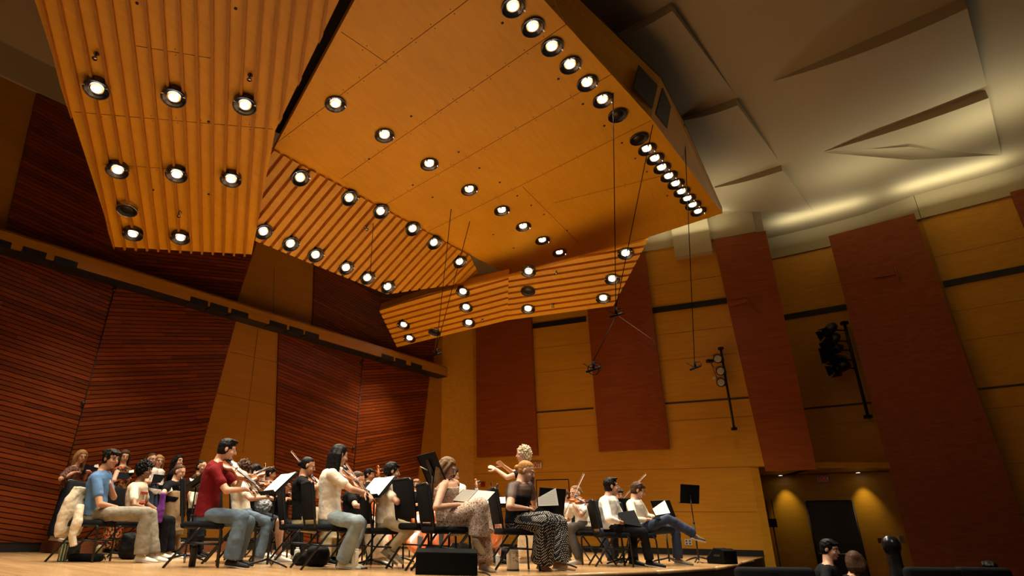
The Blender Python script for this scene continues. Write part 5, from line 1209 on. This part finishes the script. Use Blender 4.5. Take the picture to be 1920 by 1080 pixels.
p = onY(*cpx('A', 270, 975), 8.3); p.z = 0; soft('backpack', p, (.16, .18, .2), M_bag, 'black bag behind the striped bottle at the far left', 'bag')
p = onY(*cpx('B', 1060, 1000), 7.7); p.z = 0; soft('coat', p, (.28, .22, .14), M_bag2, 'black coat heaped on the floor under the long haired violinist', 'coat', .09)
p = onY(*cpx('C', 210, 1010), 7.5); p.z = 0; soft('backpack', p, (.26, .2, .22), M_bag, 'black bag under the chair of the violinist with the bun', 'bag', .03)
p = onY(*cpx('D', 775, 985), 9.2); p.z = 0; soft('backpack', p, (.2, .2, .2), M_bag, 'small black bag behind the low music stand', 'bag', .05)
# jacket over the leftmost chair
rt_, T = cast['blue']; hp = (T['hpN'] + T['hpF']) / 2
m = MB()
def jp(x, y, dy=0): return cY('A', x, y, 7.6 + dy)
m.loft([ringpts(jp(372, 440, .1), Vector((0, 1, 0)), Vector((1, 0, 0)), .20, .03), ringpts(jp(335, 520, .1), Vector((0, 1, 0)), Vector((1, 0, .2)).normalized(), .23, .075), ringpts(jp(300, 630, .1), Vector((0, 1, 0)), Vector((1, 0, .35)).normalized(), .25, .11), ringpts(jp(265, 740, .1), Vector((0, 1, 0)), Vector((1, 0, .4)).normalized(), .24, .095), ringpts(jp(255, 790, .1), Vector((0, 1, 0)), Vector((1, 0, .4)).normalized(), .22, .07)])
m.tube([jp(350, 560, -.1), jp(330, 680, -.14), jp(290, 790, -.14), jp(300, 865, -.12)], [.05, .055, .05, .045]); m.tube([jp(262, 560, .1), jp(230, 600, .05), jp(240, 660, .0)], [.04, .045, .04])
r = empty('jacket', jp(320, 860), 0, 'pale cream jacket hung over the back of the leftmost chair', 'jacket'); o = m.build('shell', cloth('canvas', (.66, .57, .42)), r); remesh(o, .010, .035, TXC, 4)
# purple scarf and bag
m = MB(); q = [cY('A', x, y, 8.5) for x, y in ((930, 478), (955, 485), (945, 600), (925, 690), (882, 690), (898, 600))]
m.slab(q, (0, 1, 0), .06); r = empty('scarf', q[4], 0, 'purple cloth hanging beside the person in the printed T-shirt', 'scarf'); o = m.build('drape', cloth('purple cloth', (.12, .03, .17)), r); remesh(o, .008, .03, TXC, 3)
p = cY('B', 745, 572, 8.2); r = empty('plastic_bag', p, 0, 'translucent grey plastic bag behind the left music stand', 'bag'); m = MB(); m.ell(p, (.11, .09, .085)); o = m.build('film', plain('grey plastic film', (.25, .26, .27), .25, bump=.6, bscale=40), r); remesh(o, .009, .06, TXH, 1)
# riser for the back row
rp = []
w0 = onz(62, 1037, 0); d0 = WD
m = MB(); z0, z1 = 0, .165
base = [w0 - WD * 3.2 + WN * .0, w0 + WD * 3.6, w0 + WD * 3.6 - WN * 1.5, w0 - WD * 3.2 - WN * 1.5]
base = [Vector((p.x, p.y, 0)) for p in base]; 
q0 = hit(62, 1037, LW); front = onz(62, 1037, 0); 
base = [LP0 + WD * t + WN * s_ for t, s_ in ((1.72, .95), (4.6, .95), (4.6, .04), (1.72, .04))]; base = [Vector((p.x, p.y, 0)) for p in base]
m.slab(base, (0, 0, 1), .165)
r = empty('choir_riser', base[0], 0, 'low wooden riser under the back row of the choir, along the slatted wall', 'riser'); m.build('platform', wood('riser wood', (.13, .04, .015), (.19, .065, .025), WD, rough=.4), r)

# ---------------------------------------------------------------- things on the right wall
def exit_sign(c, l, n, w, h, label):
    """c centre, l reading direction, n out of the wall"""
    r = empty('exit_sign', c, 0, label, 'exit sign'); u = Vector((0, 0, 1)); R = Matrix((l, n, u)).transposed()
    m = MB(); m.box(c, (w, .05, h), R); m.build('housing', plain('sign housing', (.30, .27, .20), .5), r, bevel=.004)
    m = MB(); m.box(c + n * .027, (w * .92, .004, h * .88), R); m.build('face', plain('sign face', (.75, .62, .40), .5), r)
    cu = bpy.data.curves.new('lettering', 'FONT'); cu.body = 'EXIT'; cu.size = h * .95; cu.align_x = 'CENTER'; cu.align_y = 'CENTER'; cu.extrude = .002; cu.offset = .004; cu.space_character = .95
    t0_ = bpy.data.objects.new('tmp', cu); COL.objects.link(t0_); bpy.context.view_layer.update(); me = bpy.data.meshes.new_from_object(t0_.evaluated_get(bpy.context.evaluated_depsgraph_get())); bpy.data.objects.remove(t0_)
    t = bpy.data.objects.new('lettering', me); COL.objects.link(t); t.data.materials.clear(); t.data.materials.append(plain('red letters', (.35, .015, .01), .4, emit=(.6, .03, .01), es=.04))
    t.parent = r; t.matrix_parent_inverse = wm(r).inverted(); t.rotation_mode = 'QUATERNION'
    t.rotation_quaternion = Matrix((l, u, n)).transposed().to_quaternion(); t.location = c + n * .031; t.scale = (w / (h * 2.35), 1, 1)
KL = (K[2] - K[3]).normalized() * -1; KN = Vector((KL.y, -KL.x, 0)); KN = KN if KN.dot(EYE - K[2]) > 0 else -KN
pl23 = (K[2], KN); pl12 = (K[1], Vector((0, 0, 1)).cross(K[2] - K[1]).normalized()); n12 = pl12[1] if pl12[1].dot(EYE - K[1]) > 0 else -pl12[1]; l12 = (K[2] - K[1]).normalized()
exit_sign(hit(1006, 872.5, pl23, .04), KL, KN, .31, .175, 'lit EXIT sign on the wall behind the conductor')
ln_ = Vector((-rn.y, rn.x, 0)); ln_ = ln_ if ln_.x > 0 else -ln_
exit_sign(hit(1543, 898, RPL, .04), ln_, rn, .27, .16, 'dim EXIT sign above the side door in the recess')
m = MB(); c = hit(*cpx('D', 638, 418), pl12, .03); m.box(c, (.11, .05, .13), Matrix((l12, n12, Vector((0, 0, 1)))).transposed()); one('fire_alarm', m, plain('alarm red', (.25, .01, .008), .4), 'red fire alarm box on the wall left of the conductor', 'fire alarm', bevel=.005)
m = MB(); c = hit(*cpx('D', 700, 415), pl12, .03); m.box(c, (.05, .04, .13), Matrix((l12, n12, Vector((0, 0, 1)))).transposed()); r = empty('call_point', c, 0, 'slim white and red call point right of the fire alarm', 'call point'); m.build('plate', M_cream, r); m = MB(); m.box(c + n12 * .022, (.03, .01, .09), Matrix((l12, n12, Vector((0, 0, 1)))).transposed()); m.build('switch', plain('switch red', (.3, .02, .01), .4), r)
# flush service door behind the conductor
zt = hit(*cpx('E', 530, 384), pl23).z; xa, xb = hit(*cpx('E', 412, 500), pl23), hit(*cpx('E', 648, 500), pl23)
m = MB()
for a, b_ in (((xa.x, xa.y, 0.13), (xa.x, xa.y, zt)), ((xa.x, xa.y, zt), (xb.x, xb.y, zt)), ((xb.x, xb.y, zt), (xb.x, xb.y, .13))): m.tube([Vector(a) + KN * .003, Vector(b_) + KN * .003], .012, 4)
o = m.build('door_1', M_black); struct(o)
# outlet
pl45 = (K[4], Vector((0, 0, 1)).cross(K[5] - K[4]).normalized()); n45 = pl45[1] if pl45[1].dot(EYE - K[4]) > 0 else -pl45[1]; l45 = (K[5] - K[4]).normalized(); R45 = Matrix((l45, n45, Vector((0, 0, 1)))).transposed()
c = hit(*cpx('F', 735, 836), pl45, .008); r = empty('wall_outlet', c, 0, 'double power outlet low on the wall near the right speaker wedge', 'outlet'); m = MB(); m.box(c, (.16, .012, .13), R45); m.build('plate', M_wht, r, bevel=.002)
for a in (-1, 1):
    for b_ in (-1, 1): m = MB(); m.box(c + l45 * a * .036 + Vector((0, 0, b_ * .028)) + n45 * .007, (.03, .004, .03), R45); m.build('socket', M_blk, r)
# side door
def rp_(x, y, off=0): return hit(x, y, RPL, off)
dl, dr = rp_(1512, 941), rp_(1597, 938); dzt = dl.z
r = empty('door_2', (dl + dr) / 2); struct(r)
m = MB(); A_, B_ = Vector((dl.x, dl.y, ZF)), Vector((dr.x, dr.y, ZF)); m.slab([A_, B_, Vector((B_.x, B_.y, dzt)), Vector((A_.x, A_.y, dzt))], rn, .05); m.build('leaf', plain('dark door', (.012, .010, .010), .25), r)
m = MB(); m.tube([A_.lerp(B_, .05) + Vector((0, 0, 1.05)) + rn * .10, A_.lerp(B_, .95) + Vector((0, 0, 1.05)) + rn * .10], .022); m.build('push_bar', plain('brushed bar', (.3, .28, .25), .35, .8), r)
m = MB()
for a, b_ in ((Vector((A_.x, A_.y, ZF)), Vector((A_.x, A_.y, dzt))), (Vector((B_.x, B_.y, ZF)), Vector((B_.x, B_.y, dzt))), (Vector((A_.x, A_.y, dzt)), Vector((B_.x, B_.y, dzt)))): m.tube([a + rn * .03, b_ + rn * .03], .03, 4)
m.build('frame', M_black, r)
# recess downlights
for px, sx in (((1462, 884), 'left'), ((1604, 866), 'right')):
    c = rp_(px[0], px[1], .30); c.z = ZR - .012; r = empty('recess_downlight', c, 0, 'small lit downlight in the soffit of the exit recess, ' + sx, 'ceiling lamp', 'recess downlights')
    m = MB(); m.lathe([(.05, 0), (.06, .006), (.045, .01)], c, cap=False); m.build('trim_ring', M_chrome, r); m = MB(); m.lathe([(.001, .004), (.045, .004), (.045, .008), (.001, .008)], c); m.build('bulb', M_bulb, r)
    s_ = lamp('recess beam', 'SPOT', c - Vector((0, 0, .02)), 26, (1, .84, .45), spot_size=math.radians(58), spot_blend=1.0, shadow_soft_size=.03); aim(s_, Vector((0, 0, -1)) - rn * .30)
# barred window ledge item low left in the recess jamb area, stage steps rail
# vertical bars with stage lanterns on the wall
def lantern(root, c, d, s, lens=True):
    d = Vector(d).normalized(); R = d.to_track_quat('Z', 'Y').to_matrix()
    m = MB(); m.lathe([(.03 * s, -.20 * s), (.075 * s, -.17 * s), (.085 * s, -.05 * s), (.095 * s, 0), (.105 * s, .02 * s), (.105 * s, .05 * s)], c, R, 18); o = m.build('lantern', M_blk, root)
    if lens: m = MB(); m.ell(c + d * .045 * s, (.088 * s, .088 * s, .018 * s), R); m.build('lens', plain('lens glass', (.35, .33, .28), .08), o)
    m = MB(); sd = d.cross(Vector((0, 0, 1))).normalized(); m.tube([c + sd * .1 * s, c + sd * .1 * s + Vector((0, 0, .12 * s)), c - sd * .1 * s + Vector((0, 0, .12 * s)), c - sd * .1 * s], .006); m.build('yoke', M_blk, o)
pa, pb = hit(1351, 652, pl45, .26), hit(1379, 806, pl45, .22); pb = Vector((pa.x, pa.y, pb.z))
r = empty('lighting_bar', pb, 0, 'black upright bar with three round lanterns on the wall left of the dark panel', 'lighting bar', 'wall lighting bars'); m = MB(); m.tube([pa, pb], .028); m.build('pole', M_steel, r)
for z in (pa.z - .02, pb.z + .02): m = MB(); m.box((pa.x, pa.y, z), (.1, .1, .06)); m.tube([Vector((pa.x, pa.y, z)), Vector((pa.x, pa.y, z)) - n45 * .20], .018); m.build('wall_bracket', M_steel, r)
for x, y in ((1347, 673), (1352, 696), (1353, 717)): lantern(r, hit(x, y, pl45, .34), (-.62, -.7, -.12), 1.05)
m = MB(); m.box(hit(1331, 677, pl45, .2), (.15, .1, .07)); m.build('junction_box', M_blk, r)
m = MB(); m.tube([hit(1331, 678, pl45, .2), hit(1340, 690, pl45, .2), hit(1350, 700, pl45, .25)], .006); m.tube([hit(1333, 680, pl45, .2), hit(1343, 705, pl45, .15), hit(1350, 715, pl45, .25)], .006); m.build('lead', M_blk, r)
m = MB(); m.box(hit(1339, 709, pl45, .03), (.07, .05, .07), R45); one('wall_plate', m, M_cream, 'small square connector plate beside the three-lantern bar', 'wall plate')
pl3 = (B3[1], Vector((0, 0, 1)).cross(B3[2] - B3[1]).normalized()); pa, pb = hit(1583, 606, pl3, .35), hit(1627, 783, pl3, .35); pb = Vector((pa.x, pa.y, pb.z)); n3 = pl3[1] if pl3[1].dot(EYE - B3[1]) > 0 else -pl3[1]
r = empty('lighting_bar', pb, 0, 'black upright bar with five barn door spotlights between the dark panels on the right', 'lighting bar', 'wall lighting bars'); m = MB(); m.tube([pa, pb], .035); m.build('pole', M_steel, r)
for z in (pa.z, pb.z + .02): m = MB(); m.box((pa.x, pa.y, z), (.13, .13, .08)); m.tube([Vector((pa.x, pa.y, z)), Vector((pa.x, pa.y, z)) - n3 * .35], .02); m.build('wall_bracket', M_steel, r)
for x, y, dd in ((1556, 618, (-.75, -.45, -.55)), (1562, 638, (-.75, -.45, -.6)), (1565, 655, (-.8, -.4, -.3)), (1570, 673, (-.85, -.4, .0)), (1578, 688, (-.8, -.4, -.3))):
    c = hit(x, y, pl3, .5); d = Vector(dd).normalized(); R = d.to_track_quat('Z', 'Y').to_matrix()
    m = MB(); m.lathe([(.04, -.3), (.10, -.26), (.12, -.12), (.12, .02), (.09, .06), (.11, .24), (.12, .25)], c, R, 16); o = m.build('lantern', M_blk, r)
    m = MB(); 
    for a in range(4):
        q = Matrix.Rotation(a * math.pi / 2, 3, 'Z'); m.slab([c + R @ (q @ Vector(v)) for v in ((-.10, .11, .25), (.10, .11, .25), (.13, .17, .38), (-.13, .17, .38))], R @ (q @ Vector((0, 1, 0))), .004)
    m.build('barn_doors', M_blk, o)
    m = MB(); m.tube([c, Vector((pa.x, pa.y, c.z - .05))], .02); m.build('clamp', M_steel, o)
# tilted slots in the dark panels (light ports)
P3q = (P3d[0], P3d[1])
def port(px, pl, off, label):
    pl_n = pl[1] if pl[1].dot(EYE - pl[0]) > 0 else -pl[1]
    q = [hit(x, y, pl, off) for x, y in px]; m = MB(); m.slab(q, pl_n, .03)
    return one('light_port', m, M_cherryP, label, 'light port')
port([(1363, 567), (1398, 560), (1404, 566), (1370, 576)], P3d, .14, 'small hinged hatch in the middle of the narrow dark panel')
port([(1629, 509), (1675, 499), (1680, 515), (1634, 522)], D4p, .03, 'small hinged hatch high on the wide dark panel')
m = MB(); q = [hit(x, y, P3d, .16) for x, y in ((1400, 563), (1413, 580), (1425, 589))]; m.tube(q, .012, 6); one('stay_rod', m, M_cherryP, 'curved stay rod beside the hatch of the narrow dark panel', 'rod')
m = MB(); q = [hit(x, y, D4p, .05) for x, y in ((1677, 500), (1683, 518), (1688, 532))]; m.tube(q, .012, 6); one('stay_rod', m, M_cherryP, 'curved stay rod beside the hatch of the wide dark panel', 'rod')
# ---------------------------------------------------------------- hanging microphones
M_cab = plain('black cable', (.010, .005, .004), .8, spec=.05); M_mic = plain('matt black mount', (.005, .005, .005), .8, spec=.05)
def micset(label, top, mic, Y, extra=None, kind='bar'):
    p = onY(*mic, Y); r = empty('hanging_microphone', p, 0, label, 'microphone', 'microphones hanging from the canopy')
    for t in top:
        m = MB(); m.tube([t, p + Vector((0, 0, .12))], .0075, 5); m.build('cable', M_cab, r)
    m = MB(); m.tube([p + Vector((0, 0, .13)), p + Vector((0, 0, .0))], .022, 8); m.build('suspension', M_mic, r)
    m = MB(); m.tube([p + Vector((-.13, -.05, -.06)), p + Vector((.13, .05, .05))], .02, 8); m.build('capsule', M_mic, r)
    m = MB(); m.tube([p + Vector((-.16, 0, .09)), p + Vector((-.05, 0, .02)), p + Vector((.06, 0, .0)), p + Vector((.13, 0, .06)), p + Vector((.10, 0, .12)), p + Vector((.02, 0, .1))], .007, 5); m.build('cradle', M_mic, r)
    return r, p
micset('twin-cable microphone hanging below the lowest ribbed panel, left', [hit(846, 392, P2A), hit(881, 415, P2A)], (818, 664), 13.0)
_, pm = micset('microphone hanging in front of the dark wall panel, fed by the crossing cables', [onz(1148, 62, 7.6), onz(1241, 150, 7.6)], (1156, 590), 9.6)
_, pn = micset('ring shaped microphone hanging lower, below the crossing cables', [pm], (1113, 692), 9.4)
m = MB(); m.tube([pn + Vector((.09 * math.cos(t * .524), .02, .09 * math.sin(t * .524))) for t in range(13)], .008, 5, cap=False); m.build('ring_mount', M_mic, _)
micset('single-cable microphone hanging left of the three-lantern bar', [onz(1283, 232, 7.5)], (1304, 689), 11.3)
m = MB(); m.tube([hit(700, 416, P3P, .03), onY(694, 520, hit(700, 416, P3P).y)], .006, 5); one('hanging_cable', m, M_cab, 'thin cable hanging from the slanting batten panel', 'cable')
m = MB(); m.tube([pm, onY(1228, 640, 12.6)], .004, 4); one('guy_line', m, plain('pale line', (.4, .3, .2), .5), 'fine pale guy line running right from the crossing-cable microphone', 'line')
# microphone stand by the conductor
b = onY(*cpx('D', 735, 962), 8.9); b.z = 0; r = empty('microphone_stand', b, 0, 'thin microphone stand with a small boom behind the low score stand', 'microphone stand'); m = MB(); t_ = cY('D', 735, 455, 8.9); m.tube([b, Vector((b.x, b.y, t_.z))], .009)
m.tube([Vector((b.x, b.y, t_.z)), cY('D', 770, 500, 8.9)], .007); m.build('pole', M_steel, r); m = MB(); m.cap(cY('D', 728, 460, 8.9), cY('D', 743, 420, 8.9), .012, .016); m.build('microphone_head', M_blk, r)
# radio antennas on a stand in the recess
c = rp_(1445, 960, 1.2); r = empty('antenna_stand', Vector((c.x, c.y, ZF)), 0, 'thin stand with two upright antennas and a black box by the recess jamb', 'antenna stand')
m = MB(); m.tube([Vector((c.x, c.y, ZF)), Vector((c.x, c.y, c.z - .2))], .016); m.build('pole', plain('grey tube', (.2, .2, .2), .3, .6), r); m = MB(); m.box((c.x, c.y, c.z - .25), (.15, .10, .19)); m.build('receiver', M_blk, r)
for dx in (-.07, .07):
    m = MB(); m.tube([Vector((c.x + dx, c.y, c.z - .16)), Vector((c.x + dx, c.y, c.z + .28))], .009); m.build('antenna', M_blk, r)
# ---------------------------------------------------------------- house seats, audience and cases in the dark, lower right
CROP['Z'] = (0, 0)
def zp(x, y): return (x * KS, y * KS)
def watcher(key, label, x, y, Y, hair, top, face):
    sc = KS * 1306 / Y
    q = lambda dx, dz: (x * KS + dx * sc, y * KS - dz * sc)
    J = dict(hd=q(0, 0), nk=q(-.02, -.17), shN=q(-.04, -.26), shF=q(.04, -.25), elN=q(-.05, -.5), wrN=q(.12, -.6), elF=q(.08, -.5), wrF=q(.2, -.6), hpN=q(-.05, -.72), hpF=q(0, -.72), knN=q(.25, -.76), knF=q(.3, -.76), anN=q(.3, -1.1), anF=q(.35, -1.1))
    cast[key] = person(label, 'Z', Y, J, face=face, hair=hair, top=top, bottom=('trousers', BLACK), shoes=BLACK, fine=False, fix='sit', floor=-1.0, group='people in the dark hall')
watcher('w1', 'dark haired person in dark clothes sitting in the hall before the side door', 1556, 1030, 8.0, ('short', 'black'), ('jacket', (.01, .01, .012)), (.6, -.8, -.2))
watcher('w2', 'person with reddish brown hair seen in the dark before the side door', 1603, 1052, 8.2, ('bob', 'brown'), ('jacket', (.012, .008, .008)), (.3, .9, 0))
watcher('w3', 'person in dark clothes at the far right edge of the hall', 1858, 1072, 7.9, ('short', 'black'), ('jacket', (.01, .01, .012)), (-.7, -.7, -.1))
p = onY(1671, 1080, 7.6); p.z = -1.0; M_case = plain('glossy black case', (.006, .006, .007), .25)
t_ = onY(1671, 1022, 7.6); r = empty('cello_case', p, 0, 'glossy black cello case standing upright in the hall, right of the door', 'case')
m = MB(); m.ell(t_, (.105, .09, .115)); m.tube([t_, t_ - Vector((0, 0, .22)), t_ - Vector((0, 0, .34))], [.08, .075, .10]); m.ell(t_ - Vector((0, 0, .52)), (.17, .13, .22)); m.ell(t_ - Vector((0, 0, .95)), (.22, .15, .30)); o = m.build('shell', M_case, r); remesh(o, .02, 0, it=3)
m = MB(); m.tube([t_ + Vector((.05, -.12, -.3)), t_ + Vector((.2, -.12, -.45)), t_ + Vector((.1, -.14, -.7))], .02); m.build('strap', M_blk, r)
c = rp_(1690, 1012, .15); m = MB(); m.box(c, (.11, .03, .16)); one('notice', m, M_wht, 'small white card on the edge of the wide dark panel, right of the cello case', 'card')
c = rp_(1654, 1014, .1); m = MB(); m.box(c, (.14, .08, .11)); one('fire_pull', m, plain('dull red', (.12, .01, .008), .4), 'small red box on the recess wall left of the cello case', 'alarm box')
for i, (x, w) in enumerate(((1745, .6), (1840, .6), (1478, .55), (1420, .5))):
    p = onY(x, 1068, 7.2); m = MB(); m.rbox((p.x, p.y, -.55 + (p.z + .55) / 2 - .2), (w, .12, p.z + 1.0), .05); r = empty('hall_seat', (p.x, p.y, -1), 0, 'dark seat back at the lower right edge, ' + ['third from the left', 'furthest right', 'second from the left', 'nearest the stage corner'][i], 'seat', 'hall seats'); m.build('seat_back', M_pad, r)
    m = MB(); m.rbox((p.x, p.y - .25, -.58), (w, .45, .10), .04); m.tube([(p.x, p.y - .2, -.6), (p.x, p.y - .2, -1)], .03); m.build('seat', M_pad, r)

# print on the cream T-shirt: a red word over a small red car
_r, T = cast['tee']; hp = (T['hpN'] + T['hpF']) / 2; fw = Vector((.93, -.36, 0)).normalized(); sd = Vector((fw.y, -fw.x, 0)); R = Matrix((sd, fw, Vector((0, 0, 1)))).transposed()
m = MB()
for i in range(4): m.box(T['nk'].lerp(hp, .33) + fw * .118 + sd * (.055 - i * .034), (.022, .03, .034), R)
m.build('lettering', plain('red print', (.35, .03, .02), .8), _r)
m = MB(); m.ell(T['nk'].lerp(hp, .62) + fw * .112, (.058, .014, .022), R); m.ell(T['nk'].lerp(hp, .58) + fw * .112, (.032, .014, .020), R); m.build('print', plain('red and gold print', (.36, .06, .02), .8, var=.6, vscale=40), _r)
m = MB(); q_ = cY('D', 205, 300, 6.95); m.tube([q_ + Vector((-.03, 0, .015)), q_ + Vector((.05, .02, -.02))], .005); one('pencil', m, M_paper, 'white pencil resting on the top edge of the tall dark music stand', 'pencil')

# green keyboard instrument with gilt rails far back on the stage
c0, c1 = onY(672, 985, 11.2), onY(812, 985, 11.2); r = empty('harpsichord', (c0.x, 11.2, 0), 0, 'green and gold keyboard instrument far back behind the violinist in khaki', 'instrument')
w = c1.x - c0.x; cx_ = (c0.x + c1.x) / 2; m = MB(); m.box((cx_, 11.4, .80), (w, .45, .26)); m.build('case', plain('dull green lacquer', (.045, .075, .05), .4), r, bevel=.005)
for z in (.665, .935): m = MB(); m.box((cx_, 11.17, z), (w + .02, .02, .022)); m.build('gilt_rail', plain('gilt', (.45, .26, .04), .3, .6), r)
for x in (c0.x + .1, c1.x - .1):
    for y in (11.25, 11.55): m = MB(); m.tube([(x, y, .67), (x, y, 0)], [.03, .018]); m.build('leg', M_black, r)
m = MB(); m.box((cx_, 11.4, .16), (w - .2, .05, .05)); m.build('stretcher', plain('gilt', (.45, .26, .04), .3, .6), r)

# ================================================================ room lights that belong to no canopy fixture
for k, (p, e_) in enumerate(((onz(1345, 440, 7.2), 9), (onz(1640, 400, 7.2), 13), (onz(1905, 300, 7.2), 18))):
    o = lamp('cove light', 'AREA', p, e_, (1, .93, .66), shape='RECTANGLE', size=1.6, size_y=.3); aim(o, Vector((-.35, -.3, 1)))
# lamps of the canopy rows that continue above the picture
for px, pl in (((600, 40), P1P), ((300, -20), P1P), ((420, -20), P1P), ((170, -15), P1P), ((922, -28), P2A), ((880, -75), P2A), ((535, -90), P1P), ((310, -110), P1P)):
    s = bpy.data.objects.new('beam', LSPOT); COL.objects.link(s); s.location = hit(*px, pl) - Vector((0, 0, .08)); aim(s, (0, 0, -1))

# front-of-house spotlights on the catwalk over the audience
for p, t, e_ in (((-3.5, -2.5, 7.6), (-2.2, 8.2, .7), 650), ((2.0, -3.5, 7.8), (.8, 8.2, .7), 650), ((6.0, -1.5, 7.6), (3.2, 9.6, .7), 700)):
    s = lamp('catwalk spotlight', 'SPOT', p, e_, (1, .90, .74), spot_size=math.radians(34), spot_blend=.8, shadow_soft_size=.12); aim(s, Vector(t) - Vector(p))

for p, e_, az in (((6.5, 14.1, 7.95), 9, -.46), ((10.0, 13.8, 8.0), 10, -.68), ((12.0, 12.0, 8.0), 12, -.75), ((14.0, 10.0, 8.0), 12, -.80)):
    o = lamp('wall top cove light', 'AREA', p, e_, (1, .94, .66), shape='RECTANGLE', size=2.0, size_y=.2); o.rotation_euler = (math.pi, 0, az)
